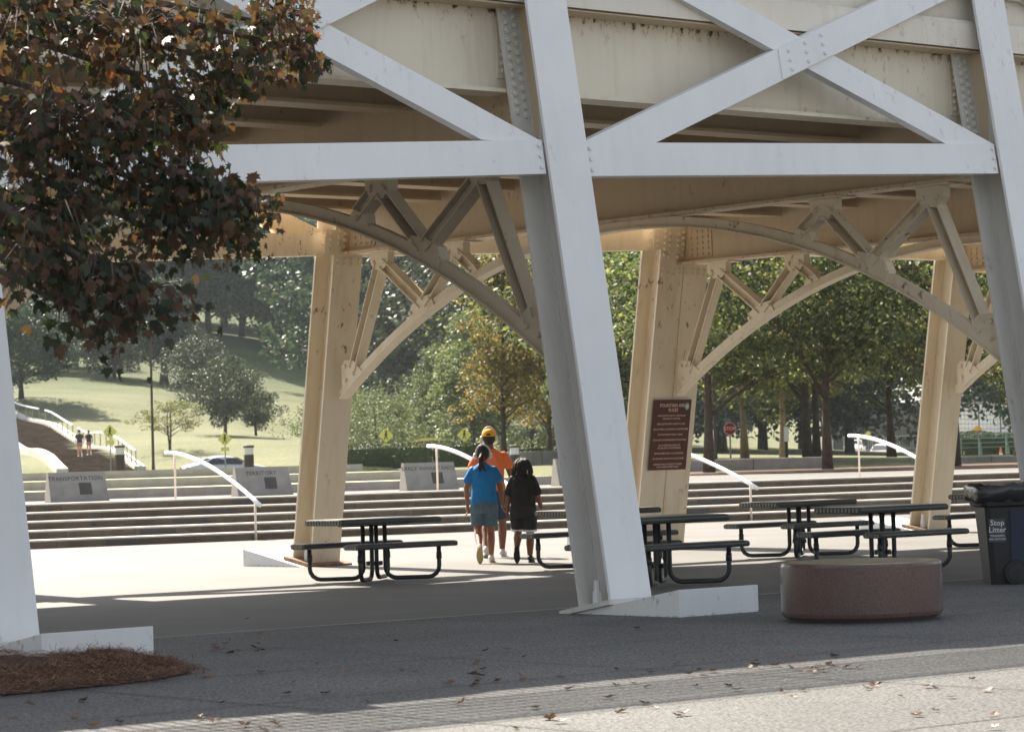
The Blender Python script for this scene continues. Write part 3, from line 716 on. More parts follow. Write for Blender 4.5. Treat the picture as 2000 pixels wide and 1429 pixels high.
# wheeled bins
M_BIN = simple('navy_plastic', (.016, .026, .05), .5, .15, 5); M_BINF = simple('charcoal_plastic', (.018, .018, .020), .5, .15, 5)
M_BAG = simple('black_bag', (.012, .012, .013), .25, .2, 8, 1.0, 14, .6); M_WHL = simple('black_rubber', (.015, .014, .014), .7)
M_STK = simple('sticker_grey', (.055, .055, .062), .5); M_LET = simple('white_letter', (.62, .62, .62), .5, .03)
def make_bin(loc, rz, label, stick):
    o = thing('wheeled_bin', loc, label, 'waste bin', 'wheeled bins at the right edge', rz)
    # local: -x is the sticker side (front), y across
    def ring(z, x0, x1, y, c=.05):
        return [Vector(p) for p in ((x0 + c, -y, z), (x1 - c, -y, z), (x1, -y + c, z), (x1, y - c, z), (x1 - c, y, z), (x0 + c, y, z), (x0, y - c, z), (x0, -y + c, z))]
    mb = MB(); mb.loft([ring(0, -.27, .08, .22), ring(.12, -.28, .12, .235), ring(.78, -.33, .24, .285), ring(.8, -.37, .27, .315), ring(.95, -.40, .31, .335), ring(.97, -.41, .32, .34)])
    mb.build('body', M_BINF, o)
    mb = MB(); mb.loft([ring(.16, -.10, .10, .252, .03), ring(.74, -.11, .20, .298, .03)]); mb.build('side_panel', M_BIN, o)
    mb = MB(); rr = random.Random(5 + int(stick)); rings = []
    for (z, s) in ((.84, 1.0), (.88, 1.03), (.93, 1.05), (.985, 1.06), (1.0, 1.02), (1.0, .85), (.97, .5)):
        rg = []
        for i in range(40):
            a = 2 * math.pi * i / 40; cx, cy = math.cos(a), math.sin(a)
            m = 1 / max(abs(cx) / .375, abs(cy) / .345); m *= .94 + .05 * rr.random()
            rg.append(Vector((cx * m * s - .045, cy * m * s, z + (.035 * (rr.random() - .5) + .012 * math.sin(3 * a)) * (1 if z > .81 else 1.2))))
        rings.append(rg)
    mb.loft(rings); mb.build('bin_liner', M_BAG, o, smooth=True)
    for s in (-1, 1):
        mb = MB(); c = Vector((-.03, s * .27, .125)); mb.tube([c - Vector((0, .03, 0)), c + Vector((0, .03, 0))], .125, 24)
        w = mb.build('wheel', M_WHL, o)
        mb = MB(); mb.tube([c - Vector((0, .036, 0)), c + Vector((0, .036, 0))], .085, 16)
        for q in range(6):
            a = q * math.pi / 3; mb.box(c + Vector((math.cos(a) * .05, -.04, math.sin(a) * .05)), Vector((math.cos(a) * .035, 0, math.sin(a) * .035)), Vector((0, .003, 0)), Vector((-math.sin(a) * .012, 0, math.cos(a) * .012)))
        mb.tube([c - Vector((0, .045, 0)), c + Vector((0, .045, 0))], .02, 10)
        mb.build('wheel_hub', M_BINF, w)
    mb = MB(); mb.tube([(.35, -.22, .93), (.35, .22, .93)], .016, 8); mb.tube([(.29, -.22, .93), (.36, -.22, .93)], .016, 8); mb.tube([(.29, .22, .93), (.36, .22, .93)], .016, 8); mb.build('handle', M_BINF, o)
    if stick:
        # the sticker lies on the -y side
        ux = Vector((1, 0, 0)); uy = Vector((0, -.05 / .66, 1)).normalized(); nn = ux.cross(uy)
        org = Vector((-.212, -.266, .55)) + nn * .004
        mb = MB(); mb.box(org, ux * .085, uy * .12, nn * .002); s_ = mb.build('sticker', M_STK, o)
        mb = MB(); text_mb(mb, [('Stop', .078, 0, .075), ('Litter', .078, 0, .005), ("TENNESSEE'S", .026, 0, -.055), ('HAD ENOUGH', .026, 0, -.088)], org + nn * .004, ux, uy)
        mb.build('sticker_lettering', M_LET, s_)
make_bin((5.03, 29.45, 0), R(3), 'dark wheeled bin with a Stop Litter sticker and black liner', True)
make_bin((5.72, 29.9, 0), R(14), 'dark wheeled bin cut by the right picture edge, behind the sticker one', False)

# ------------------------------------------------------------------ brown rules sign on the double back leg
LS = 2 * SP; M_SIGN = simple('maroon_enamel', (.085, .022, .016), .45, .06); M_SLET = simple('sign_letter', (.75, .55, .42), .6, .03)
sg0 = LK(LS - .02, LD + .03, 1.70); uyv = (V * BAT + Z).normalized(); nn = U.cross(uyv) * -1
nn = V - uyv * V.dot(uyv); nn.normalize(); ux = U
sgn = thing('rules_sign', sg0, 'maroon FOUNTAIN AREA RULES sign with cream lettering fixed to the double back leg', 'sign')
mb = MB(); mb.box(Vector((0, 0, 0)), ux * .385, uyv * .535, nn * .006); mb.build('sign_panel', M_SIGN, sgn)
L_ = [('FOUNTAIN AREA', .072, .02, .445), ('RULES', .072, .02, .375), ('PARK HOURS STRICTLY ENFORCED', .036, .0, .29), ('5:00 A.M. TO 10:00 P.M.', .036, 0, .245), ('PARK RESTROOMS CLOSE AT DUSK', .036, 0, .165),
      ('NO BATHING OR SHAVING IN RESTROOMS', .036, 0, .085), ('DO NOT MOVE PICNIC TABLES', .036, 0, .003), ('NO FOOD OR BEVERAGES IN FOUNTAINS', .036, 0, -.078), ('NO WATER BALLOONS OR', .036, 0, -.16), ('WATER TOYS IN FOUNTAINS', .036, 0, -.202),
      ('SWIM DIAPERS ONLY IN FOUNTAINS', .036, 0, -.283), ('NO BATHING OR SOAP IN FOUNTAINS', .036, 0, -.363), ('DISPOSE TRASH AND RECYCLABLES', .036, 0, -.448), ('IN PROVIDED RECEPTACLES', .036, 0, -.49)]
mb = MB(); text_mb(mb, L_, nn * .009, ux, uyv); mb.build('sign_lettering', M_SLET, sgn)
mb = MB(); c = ux * .30 + uyv * .43 + nn * .0065; mb.prism([c + ux * .042 * math.cos(a) + uyv * .055 * math.sin(a) for a in np.linspace(0, 2 * math.pi, 25)[:-1]], nn * .003); eb = mb.build('round_emblem', simple('pale_blue', (.25, .42, .45), .5), sgn)
mb = MB(); mb.prism([c + nn * .004 + ux * .03 * math.cos(a) + uyv * .024 * math.sin(a) for a in np.linspace(0, 2 * math.pi, 19)[:-1]], nn * .002); mb.build('emblem_centre', simple('emblem_cream', (.6, .6, .5), .5), eb)
# ------------------------------------------------------------------ foliage makers (numpy)
def cards(centres, size, jit=.35, asp=.62, normal_bias=None):
    n = len(centres); a = RNG.normal(size=(n, 3)); a /= np.linalg.norm(a, axis=1)[:, None]
    b = RNG.normal(size=(n, 3))
    if normal_bias is not None: b = b * .6 + normal_bias
    b = np.cross(a, b); b /= np.linalg.norm(b, axis=1)[:, None] + 1e-9
    s = size * (1 + jit * (RNG.random(n) * 2 - 1)); s = s[:, None]
    c = centres; nn = np.cross(a, b)
    v = np.stack([c - a * s * .5, c + b * s * .5 * asp + nn * s * .08, c + a * s * .5, c - b * s * .5 * asp + nn * s * .08], 1).reshape(-1, 3)
    return v, 4
def np_mesh(name, v, k, mat):
    nf = len(v) // k; me = bpy.data.meshes.new(name); me.vertices.add(len(v)); me.vertices.foreach_set('co', v.astype(np.float32).ravel())
    me.loops.add(len(v)); me.loops.foreach_set('vertex_index', np.arange(len(v), dtype=np.int32))
    me.polygons.add(nf); me.polygons.foreach_set('loop_start', np.arange(0, len(v), k, dtype=np.int32)); me.polygons.foreach_set('loop_total', np.full(nf, k, dtype=np.int32))
    me.materials.append(mat); me.update(calc_edges=True); return me
def inball(n, shell=.35):
    d = RNG.normal(size=(n, 3)); d /= np.linalg.norm(d, axis=1)[:, None]
    return d * ((shell + (1 - shell) * RNG.random(n)) ** (1 / 2.2))[:, None]
def crown(H, Rc, zb, ncl, per, leaf, clr, shape='round', flat=.75, seed=1, layered=0):
    """leaf clumps through the crown volume; returns leaf positions and clump centres"""
    rg = np.random.default_rng(seed); cc = []
    hz = (H - zb) / 2; zc = zb + hz
    while len(cc) < ncl:
        d = rg.normal(size=3); d /= np.linalg.norm(d); r = (.25 + .75 * rg.random()) ** .6
        x, y, z = d * r
        if shape == 'cone': w = max(.12, 1 - (z + 1) / 2 * .85)
        elif shape == 'dome': w = 1.0 if z < .1 else math.sqrt(max(0, 1 - z * z)) + .1
        else: w = 1
        irr = 1 + .22 * math.sin(3 * math.atan2(y, x) + seed) + .15 * math.sin(5 * z + seed)
        p = np.array([x * Rc * w * irr, y * Rc * w * irr, zc + z * hz])
        if layered: p[2] = zb + round((p[2] - zb) / layered) * layered + rg.normal() * layered * .16
        cc.append(p)
    cc = np.array(cc); rad = clr * (.6 + .8 * rg.random(ncl))
    pts = np.repeat(cc, per, axis=0) + inball(ncl * per) * np.repeat(rad, per)[:, None] * np.array([1, 1, flat])
    return pts, cc
def trunk_mb(H, r, cc, zb, lean=0, nl=22, seed=0, multi=1, zfork=None):
    mb = MB(); rg = random.Random(seed)
    tops = []
    for m in range(multi):
        a = rg.random() * 6.28; sp_ = 0 if multi == 1 else .25 * H * .4
        pts = []; zt = H * .82
        for i in range(7):
            s = i / 6; pts.append(Vector((math.cos(a) * sp_ * s + lean * s * H + .05 * H * .3 * math.sin(4 * s + a) * s, math.sin(a) * sp_ * s + .03 * H * .3 * math.cos(5 * s + a) * s, zt * s)))
        rs = [r * (1.35 if i == 0 else 1) * (1 - .78 * i / 6) / (1 if multi == 1 else 1.3) for i in range(7)]
        mb.tube(pts, rs, 9); tops.append((pts, rs))
    idx = list(range(len(cc))); rg.shuffle(idx)
    for i in idx[:nl]:
        c = Vector(cc[i]); pts, rs = tops[rg.randrange(len(tops))]
        zj = max(zb * .8, min(H * .75, c.z - (abs(c.x) + abs(c.y)) * .45)); s = zj / (H * .82) * 6; j = min(5, int(s)); f = s - j
        p = pts[j].lerp(pts[j + 1], f); rr = (rs[j] * (1 - f) + rs[j + 1] * f) * .45
        m1 = p.lerp(c, .45) + Vector((rg.uniform(-.1, .1), rg.uniform(-.1, .1), .08 * (c - p).length)); mb.tube([p, m1, c], [rr, rr * .6, rr * .15], 5, cap=False)
    return mb
ARCH = {}
def archetype(key, H, Rc, zb, ncl, per, leaf, clr, mat, bark, shape='round', seed=1, tr_=.18, layered=0, multi=1, lean=0, flat=.75, nl=22):
    pts, cc = crown(H, Rc, zb, ncl, per, leaf, clr, shape, flat, seed, layered)
    v, k = cards(pts, leaf); me = np_mesh('crown', v, k, mat)
    tm = trunk_mb(H, tr_, cc, zb, lean, nl, seed, multi)
    ARCH[key] = (me, tm, bark, H)
    return ARCH[key]
TRUNKM = {}
def tree(name, key, loc, label, group, h=None, rz=None, sx=1):
    me, tm, bark, H = ARCH[key]; s = (h / H) if h else 1
    o = thing(name, loc, label, 'tree', group, rz if rz is not None else random.random() * 6.28); o.scale = (s * sx, s * sx, s)
    if key not in TRUNKM:
        t = tm.build('trunk', bark, o, smooth=True); TRUNKM[key] = t.data
    else:
        t = bpy.data.objects.new('trunk', TRUNKM[key]); SC.collection.objects.link(t); t.parent = o
    c = bpy.data.objects.new('crown', me); SC.collection.objects.link(c); c.parent = o
    return o
archetype('oak1', 10, 4.3, 2.1, 150, 125, .145, .8, M_OAK, M_BARK, 'dome', 3, .135, layered=.8, nl=40)
archetype('oak2', 10, 4.6, 2.3, 150, 125, .145, .85, M_OAK, M_BARK, 'dome', 8, .125, layered=.9, nl=40)
archetype('yel1', 10, 4.2, 2.2, 150, 150, .145, .8, M_YEL, M_BARKP, 'dome', 5, .125, layered=.8, nl=34)
archetype('fall', 10, 3.0, 1.6, 110, 110, .16, .7, M_FALL, M_BARK, 'cone', 6, .13, layered=.65, nl=60)
archetype('pale', 9, 3.6, .6, 120, 120, .17, .9, M_PALE, M_BARK, 'cone', 12, .16)
archetype('bushy', 5, 3.4, .1, 90, 120, .14, .75, M_PALE, M_BARK, 'dome', 14, .1)
archetype('dark1', 20, 6.5, 3.2, 150, 90, .5, 1.8, M_DARK, M_BARK, 'cone', 21, .55)
archetype('dark2', 20, 7.5, 1.7, 170, 95, .48, 1.9, M_DARK, M_BARK, 'round', 22, .32)
archetype('mid', 16, 6.2, .8, 160, 95, .40, 1.7, M_GREY, M_BARK, 'round', 25, .24)
archetype('pine', 8, 4.1, 1.2, 80, 150, .24, 1.15, M_GREY, M_BARK, 'dome', 27, .22, multi=3, nl=30)
archetype('small', 5, 4.0, 1.7, 46, 90, .16, .75, M_YEL, M_BARK, 'dome', 28, .13, multi=3, nl=30, flat=.45)
GH = 'trees on the left hillside'; GR = 'trees beyond the right end of the steps'; GM = 'trees behind the middle of the steps'
def T(name, key, px, py, D, h, label, group, sx=1, rz=None):
    return tree(name, key, atx(px, D, py), label, group, h, rz, sx)
# right group
T('shade_tree', 'oak1', 1385, 923, 92, 10.5, 'broad green tree with dark trunk just right of the brown sign', GR, 1.1, 1)
T('shade_tree', 'oak2', 1617, 929, 92, 11, 'green tree with the thickest dark trunk before the end of the low grey wall', GR, 1.05, 2)
T('shade_tree', 'yel1', 1455, 897, 118, 11, 'pale barked leaning tree with yellow tinged leaves beside the stop sign', GR, 1.1, .4)
T('shade_tree', 'oak1', 1578, 903, 112, 12.5, 'dark slim trunk tree, left one of the pair behind the low grey wall', GR, 1.0, 3)
T('shade_tree', 'oak2', 1596, 903, 116, 12, 'dark slim trunk tree, right one of the pair behind the low grey wall', GR, 1.0, 5)
T('shade_tree', 'yel1', 1530, 900, 135, 12.5, 'yellowish tree with brown trunk near the white topped post', GR, 1.1, 2.2)
T('shade_tree', 'oak1', 1742, 900, 128, 12, 'green tree with a brown trunk beside the parked white cars', GR, 1.15, 4)
T('shade_tree', 'oak2', 1866, 927, 90, 11, 'dark trunked tree between the slim back leg and the bins', GR, 1.1, .2)
T('shade_tree', 'yel1', 1990, 905, 118, 12, 'yellow green tree at the right picture edge before the green fence', GR, 1.1, 3.7)
T('shade_tree', 'oak2', 1300, 905, 112, 12, 'green tree hidden behind the brown sign leg', GR, 1.1, 1.2)
T('shade_tree', 'oak1', 1200, 900, 125, 13, 'mixed green tree seen between the central front leg and the sign leg', GR, 1.1, 5.3)
T('shade_tree', 'pale', 1222, 900, 105, 9, 'pale leafed tree low beside the central front leg, right of it', GR, 1.0, 2)
T('shade_tree', 'yel1', 2120, 915, 96, 11.5, 'yellow green tree just outside the right picture edge', GR, 1.1, 3)
# middle
T('autumn_tree', 'fall', 985, 885, 118, 9.3, 'orange and yellow autumn tree with tall straight trunk behind the walkers', GM, 1.0, 1)
T('autumn_tree', 'fall', 1075, 890, 128, 9.5, 'yellow autumn tree partly hidden by the central front leg', GM, 1.0, 2)
T('leafy_tree', 'pale', 925, 885, 150, 8.6, 'pale green round tree left of the orange autumn tree', GM, 1.15, 1.5)
T('leafy_tree', 'pale', 860, 885, 158, 7.2, 'pale green conical tree behind the ornamental grass mound', GM, 1.0, 4)
T('leafy_tree', 'bushy', 735, 885, 150, 4.4, 'low pale green bushy tree right of the left back leg', GM, 1.0, 1)
T('leafy_tree', 'bushy', 810, 885, 165, 5.4, 'low pale green bushy tree behind the clipped hedge', GM, 1.0, 3)
T('leafy_tree', 'bushy', 680, 885, 175, 4.6, 'pale bush half hidden by the left back leg', GM, 1.0, 5)
T('leafy_tree', 'bushy', 1040, 885, 165, 5.5, 'low pale bush under the orange autumn tree', GM, 1.0, 2)
for i, (px, D, h, key, sx) in enumerate(((690, 300, 22, 'dark2', 1.1), (760, 270, 20, 'dark1', 1.2), (830, 285, 23, 'dark2', 1.1), (905, 260, 19, 'mid', 1.2), (970, 290, 24, 'dark2', 1.1), (1040, 250, 20, 'mid', 1.1), (1110, 240, 21, 'dark2', 1.0), (1180, 230, 19, 'mid', 1.1), (1250, 220, 19, 'dark2', 1.0), (1330, 215, 19, 'mid', 1.1), (1410, 230, 20, 'dark2', 1.1), (1490, 240, 21, 'mid', 1.1), (1570, 250, 22, 'dark2', 1.1), (1660, 235, 20, 'mid', 1.1), (1950, 330, 24, 'mid', 1.0), (2060, 240, 21, 'dark2', 1.1))):
    T('tall_tree', key, px, 880, D, h, 'tall %s far belt tree, %s' % ('grey green' if key == 'mid' else 'dark green', ['first from the left beside the left back leg', 'second from the left, above the low bushes', 'third from the left, above the pale conical tree', 'fourth from the left, above the pale round tree', 'fifth from the left, above the orange tree', 'just left of the central front leg', 'hidden behind the central front leg', 'just right of the central front leg', 'left of the brown sign', 'behind the brown sign', 'above the stop sign', 'above the white topped post', 'above the pair of slim trunks', 'above the parked cars', 'above the green fence', 'beyond the right picture edge'][i]), 'tall trees in the far belt', sx)
# hill
T('hill_tree', 'dark2', 42, 790, 240, 9.2, 'dark green tree with bare trunk beside the hillside stairs at far left', GH, 1.35, 2)
T('hill_tree', 'dark1', 322, 800, 285, 11, 'dark conical evergreen behind the tall thin lamp post', GH, 1.3, 1)
T('hill_tree', 'mid', 225, 790, 290, 7.5, 'grey green rounded tree left of the dark evergreen', GH, 1.3, 3)
T('hill_tree', 'mid', 385, 800, 265, 6.0, 'low grey green shrub tree right of the lamp post', GH, 1.2, 5)
T('hill_tree', 'pine', 440, 850, 214, 5.9, 'grey green spreading pine with several trunks above the silver car', GH, .9, 1.2)
T('hill_tree', 'pine', 500, 852, 222, 3.9, 'lower right spreading pine next to the multi trunk pine', GH, 1.0, 4)
T('flowering_tree', 'small', 332, 880, 188, 3.3, 'small open yellow green tree with crooked stems behind the lamp post', GH, 1.05, .5)
hp = [(408, 342, 21, 'dark2'), (474, 348, 20, 'dark2'), (556, 338, 21, 'dark1'), (612, 335, 18, 'mid'), (640, 350, 22, 'dark2'), (330, 350, 20, 'dark2'), (255, 345, 19, 'dark1'), (180, 350, 19, 'dark2'), (110, 345, 18, 'mid'), (30, 350, 19, 'dark2'), (-60, 340, 19, 'dark1'),
      (440, 385, 24, 'mid'), (520, 390, 25, 'dark2'), (590, 380, 25, 'mid'), (370, 390, 23, 'dark1'), (290, 385, 22, 'mid'), (210, 390, 22, 'dark2'), (120, 390, 22, 'dark2'), (40, 390, 22, 'mid'), (680, 385, 25, 'dark1'), (750, 370, 24, 'dark2'),
      (150, 310, 10, 'mid'), (90, 300, 11, 'dark2'), (0, 300, 12, 'dark1'), (-120, 290, 14, 'dark2'), (-200, 300, 14, 'mid')]
wh = ['thick trunk left of the pair on the ridge', 'slimmer trunk in the middle of the ridge', 'flared dark trunk at the right end of the ridge', 'sunlit pale crown touching the left back leg', 'crown behind the left back leg', 'ridge tree above the hanging maple tip', 'conical ridge tree behind the maple', 'ridge tree low behind the maple', 'grey ridge tree left of the maple tip', 'ridge tree above the hillside stairs', 'ridge tree beyond the left picture edge']
for i, (px, D, h, key) in enumerate(hp):
    lab = 'dark hill tree with %s' % wh[i] if i < len(wh) else 'tall hill tree in the back rows, %s' % ['behind the thick ridge trunk', 'behind the gap between ridge trunks', 'behind the sunlit pale crown', 'behind the lamp post top', 'behind the maple foliage centre', 'behind the maple foliage left', 'above the far left tree', 'above the hillside stairs top', 'just right of the left back leg', 'second right of the left back leg', 'mid slope left of the evergreen', 'mid slope above the far left tree', 'mid slope behind the left front leg', 'mid slope outside the left edge', 'mid slope farthest outside the left edge'][i - len(wh)]
    T('hill_tree', key, px, 700, D, h, lab, GH, 1.05 + .2 * ((i * 7) % 3) / 3)
# hedge and ornamental grass
def leafbox(name, path, w, h, leaf, n, mat, label, cat, round_=True):
    c = path[0]; o = thing(name, c, label, cat)
    L = sum((path[i + 1] - path[i]).length for i in range(len(path) - 1)); pts = []
    seg = [(path[i], path[i + 1]) for i in range(len(path) - 1)]
    core = MB()
    for a, b in seg:
        d = (b - a).normalized(); s = Vector((-d.y, d.x, 0)); k = int(n * (b - a).length / L)
        for _ in range(k):
            t = random.random(); u = random.uniform(-1, 1); v = random.random()
            if random.random() < .7:
                if random.random() < .5: v = 1
                else: u = math.copysign(1, u)
            bulge = 1 + .08 * math.sin(t * (b - a).length * 1.3) + .05 * random.random()
            p = a.lerp(b, t) + s * u * w / 2 * bulge * (1 - .15 * v ** 4) + Z * (v * h * bulge * (1 - .14 * abs(u) ** 4)) - c
            pts.append(tuple(p))
        core.box((a + b) / 2 - c, (b - a) / 2, s * w * .40, Z * h * .86)
    core.build('branch_core', mat, o)
    v, k = cards(np.array(pts), leaf); me = np_mesh('foliage', v, k, mat); f = bpy.data.objects.new('foliage', me); SC.collection.objects.link(f); f.parent = o
    return o
leafbox('clipped_hedge', [atx(640, 118), atx(800, 116), atx(935, 114)], 2.2, .95, .07, 9000, M_HEDGE, 'long clipped dark green hedge behind the slabs, left of the walkers', 'hedge')
leafbox('clipped_hedge', [atx(1010, 116), atx(1100, 118)], 1.4, .55, .07, 2500, M_HEDGE, 'low clipped hedge on the grey planter right of the walkers', 'hedge')
leafbox('clipped_hedge', [atx(1870, 170), atx(2080, 172)], 1.6, 1.5, .12, 4000, M_HEDGE, 'dark hedge in front of the green fence at right', 'hedge')
g0 = atx(838, 128); og = thing('ornamental_grass', g0, 'rounded mound of pale feathery ornamental grass behind the hedge', 'plant', None)
gp = []
for _ in range(9000):
    a = random.random() * 6.28; r = random.random() ** .5; x, y = math.cos(a) * r * 1.65, math.sin(a) * r * 1.2
    h = 1.25 * (1 - r ** 2.4) + .12 * random.random(); p = Vector((x, y, .0)); tip = Vector((x * 1.08 + random.uniform(-.1, .1), y * 1.08, h + .1)); w = .015
    b0 = tip - Z * .45; gp += [(b0.x - w, b0.y, b0.z), (b0.x + w, b0.y, b0.z), (tip.x + random.uniform(-.05, .05), tip.y, tip.z)]
M_OG = leafmat('ornamental_blade', [(0, (.16, .16, .08)), (1, (.34, .31, .18))], .3)
me = np_mesh('blades', np.array(gp), 3, M_OG); f = bpy.data.objects.new('blades', me); SC.collection.objects.link(f); f.parent = og
cm = MB(); cm.ell((0, 0, .3), (1.5, 1.05, .95)); cm.build('base_clump', M_OG, og, smooth=True)

# ------------------------------------------------------------------ foreground maple
LEAF2D = [(0, 0), (.10, .06), (.36, -.04), (.30, .14), (.52, .26), (.40, .34), (.50, .58), (.30, .50), (.20, .52), (.17, .74), (.08, .72), (0, 1.0)]
LEAF2D = LEAF2D + [(-x, y) for x, y in LEAF2D[-2:0:-1]]
LF = np.array(LEAF2D); KL = len(LF)
def maple_leaves(pos, tip, nrm, size):
    n = len(pos); t = tip / np.linalg.norm(tip, axis=1)[:, None]; s = np.cross(t, nrm); s /= np.linalg.norm(s, axis=1)[:, None] + 1e-9; q = np.cross(s, t)
    cur = RNG.uniform(.15, .85, n)
    v = pos[:, None, :] + size[:, None, None] * (s[:, None, :] * LF[None, :, 0:1] + t[:, None, :] * LF[None, :, 1:2] - q[:, None, :] * (cur[:, None, None] * (LF[None, :, 0:1] ** 2 * 1.6 + (LF[None, :, 1:2] - .3) ** 2 * .6)))
    return v.reshape(-1, 3)
TR0 = Vector((-6.4, 15.9, 0))
mp_ = thing('maple_tree', TR0, 'red brown and dark green maple whose low branches hang into the upper left', 'tree')
lobes = [(60, 60, 16.6, 230, 150, 1.0, 480), (270, 90, 16.8, 150, 140, .9, 330), (120, 270, 16.3, 200, 130, 1.0, 560), (300, 250, 16.8, 150, 110, .8, 360), (90, 440, 16.0, 170, 120, .9, 470), (270, 400, 16.5, 120, 90, .8, 260), (545, 60, 17.3, 90, 95, .5, 230), (470, 140, 17.2, 80, 70, .5, 130), (400, 60, 17.1, 60, 60, .4, 60),
         (395, 200, 17.0, 85, 75, .5, 130), (435, 430, 16.6, 92, 72, .5, 230), (370, 360, 16.6, 90, 60, .5, 120), (345, 480, 16.4, 110, 50, .5, 130), (210, 590, 15.6, 150, 62, .6, 250), (80, 560, 15.5, 90, 70, .6, 140), (290, 635, 15.5, 88, 42, .4, 95), (215, 690, 15.5, 48, 45, .3, 45), (120, 640, 15.5, 60, 36, .3, 34), (500, 420, 16.7, 40, 50, .3, 40), (600, 110, 17.3, 40, 30, .3, 34)]
tw = MB(); LP_, LT_, LN_, LS_ = [], [], [], []
def lobe(c, rx, ry, rz, n, src):
    c = Vector(c)
    # sprigs: curved twigs from the lobe heart outward, leaves hanging along them
    ns = max(3, n // 6); cnt = 0
    mid = src.lerp(c, .5) + Z * .25 + Vector((random.uniform(-.2, .2), random.uniform(-.2, .2), 0))
    tw.tube([src, mid, c], [.05, .03, .012], 6, cap=False)
    for _ in range(ns):
        d = Vector(RNG.normal(size=3)).normalized(); rr = (.3 + .7 * random.random()) ** .5
        e = c + Vector((d.x * rx * rr, d.y * ry * rr, d.z * rz * rr)); st_ = c.lerp(e, random.uniform(.1, .5)) + Z * .08
        e2 = e - Z * random.uniform(.0, .12)
        tw.tube([st_, st_.lerp(e, .55) + Z * .05, e2], [.007, .005, .002], 4, cap=False)
        k = int(random.uniform(7, 12))
        for j in range(k):
            f = random.uniform(.25, 1.05); p = st_.lerp(e2, f) + Vector(RNG.normal(size=3)) * .07
            out = (e2 - st_).normalized()
            LP_.append(p); LT_.append(out * .6 + Vector((0, 0, -1)) * random.uniform(.2, 1.1) + Vector(RNG.normal(size=3)) * .35)
            LN_.append(Vector(RNG.normal(size=3)) * .7 + Z * .5); LS_.append(random.uniform(.07, .14))
hub = TR0 + Vector((0, 0, 3.4))
for (px, py, D, rx, ry, dp, n) in lobes:
    n = int(n * (.75 if py > 380 else .9)); c = at(px, py - (45 if py > 540 else 10), D); k = D / FPX; src = hub.lerp(c, .45) + Z * .35
    lobe(c, rx * k * .86, dp, ry * k * .86, n, src)
# off-frame rest of the crown
rg = random.Random(9)
cnt = 0
while cnt < 46:
    a = rg.random() * 6.28; r = rg.random() ** .5 * 4.3; z = rg.uniform(2.6, 8.2); w = 1 - max(0, (z - 4)) / 7
    c = TR0 + Vector((math.cos(a) * r * w, math.sin(a) * r * w, z)); rad = .8
    xl = -.1768 * c.y * 1.0
    if (c.x + rad + .25 > xl and c.z - rad - .2 < 1.4 + .165 * c.y) or c.x > -1.3: continue
    lobe(c, rad, rad, rad * .75, 110, hub.lerp(c, .5)); cnt += 1
v = maple_leaves(np.array(LP_) - np.array(TR0), np.array(LT_), np.array(LN_), np.array(LS_) * .66)
me = np_mesh('foliage', v, KL, M_MAPLE); f = bpy.data.objects.new('foliage', me); SC.collection.objects.link(f); f.parent = mp_
tw.build('branches', M_BARK, mp_, smooth=True, org=TR0)
mb = MB(); mb.tube([(0, 0, -.1), (0, 0, .3), (.03, 0, 1.2), (-.02, .05, 2.4), (0, 0, 3.6), (.1, 0, 5.5), (.15, .1, 7.4)], [.26, .19, .16, .15, .13, .08, .03], 12)
for (px, py, D, rx, ry, dp, n) in lobes[:20:2]:
    c = at(px, py, D) - TR0; s_ = hub.lerp(at(px, py, D), .45) + Z * .35 - TR0; mb.tube([Vector((0, 0, 2.2 + random.random())), s_ * .6 + Vector((0, 0, .9)), s_], [.09, .07, .045], 7, cap=False)
mb.build('trunk', M_BARK, mp_, smooth=True)

# ------------------------------------------------------------------ litter
lm = maple_leaves(np.zeros((1, 3)), np.array([[0, 1., 0]]), np.array([[0, 0, 1.]]), np.array([1.0]))
def dryleaf(seed):
    rg = random.Random(seed); me = bpy.data.meshes.new('dry_leaf')
    bmn = bmesh.new(); vs = [bmn.verts.new((x, y - .5, .06 + .22 * abs(x) ** 1.2 * rg.uniform(.4, 1.6) + .25 * max(0, y - .5) * rg.uniform(.0, 1.4) + rg.uniform(0, .06))) for x, y in LEAF2D]
    c = bmn.verts.new((0, -.12, .02))
    for i in range(len(vs)): bmn.faces.new((vs[i], vs[(i + 1) % len(vs)], c))
    a = bmn.verts.new((.01, -.5, .05)); b = bmn.verts.new((-.01, -.5, .05)); d = bmn.verts.new((.03, -.95, .04)); bmn.faces.new((a, b, d))
    bmn.to_mesh(me); bmn.free(); me.materials.append(M_DRY); return me
DL = [dryleaf(i) for i in range(7)]
def nval(p): return (p - F1).dot(V)
rg = random.Random(4); n = 0; LCS = []
while n < 125:
    px, py = rg.uniform(20, 1990), 1195 + 234 * rg.random() ** .8
    if n % 3 and n > 8: q_ = rg.choice(LCS); px, py = q_[0] + rg.gauss(0, 60), q_[1] + rg.gauss(0, 13)
    if not (5 < px < 1995 and 1180 < py < 1429): continue
    LCS.append((px, py))
    p = gr(px, py)
    if nval(p) < -1 and rg.random() < .8: continue
    if px > 1090 and px < 1490 and py < 1212 or px < 380 and py < 1370 or (px > 1510 and px < 1850 and py < 1225): continue
    o = bpy.data.objects.new('fallen_leaf', rg.choice(DL)); SC.collection.objects.link(o)
    s = rg.uniform(.045, .088); o.location = (p.x, p.y, .006); o.scale = (s, s, s * rg.uniform(.6, 1.3)); o.rotation_euler = (rg.uniform(-.35, .35), rg.uniform(-.35, .35), rg.random() * 6.28)
    o.location.z = .006 + s * .1
    tag(o, 'curled dry brown maple leaf lying on the aggregate pavement', 'leaf', 'fallen leaves scattered over the foreground pavement'); n += 1
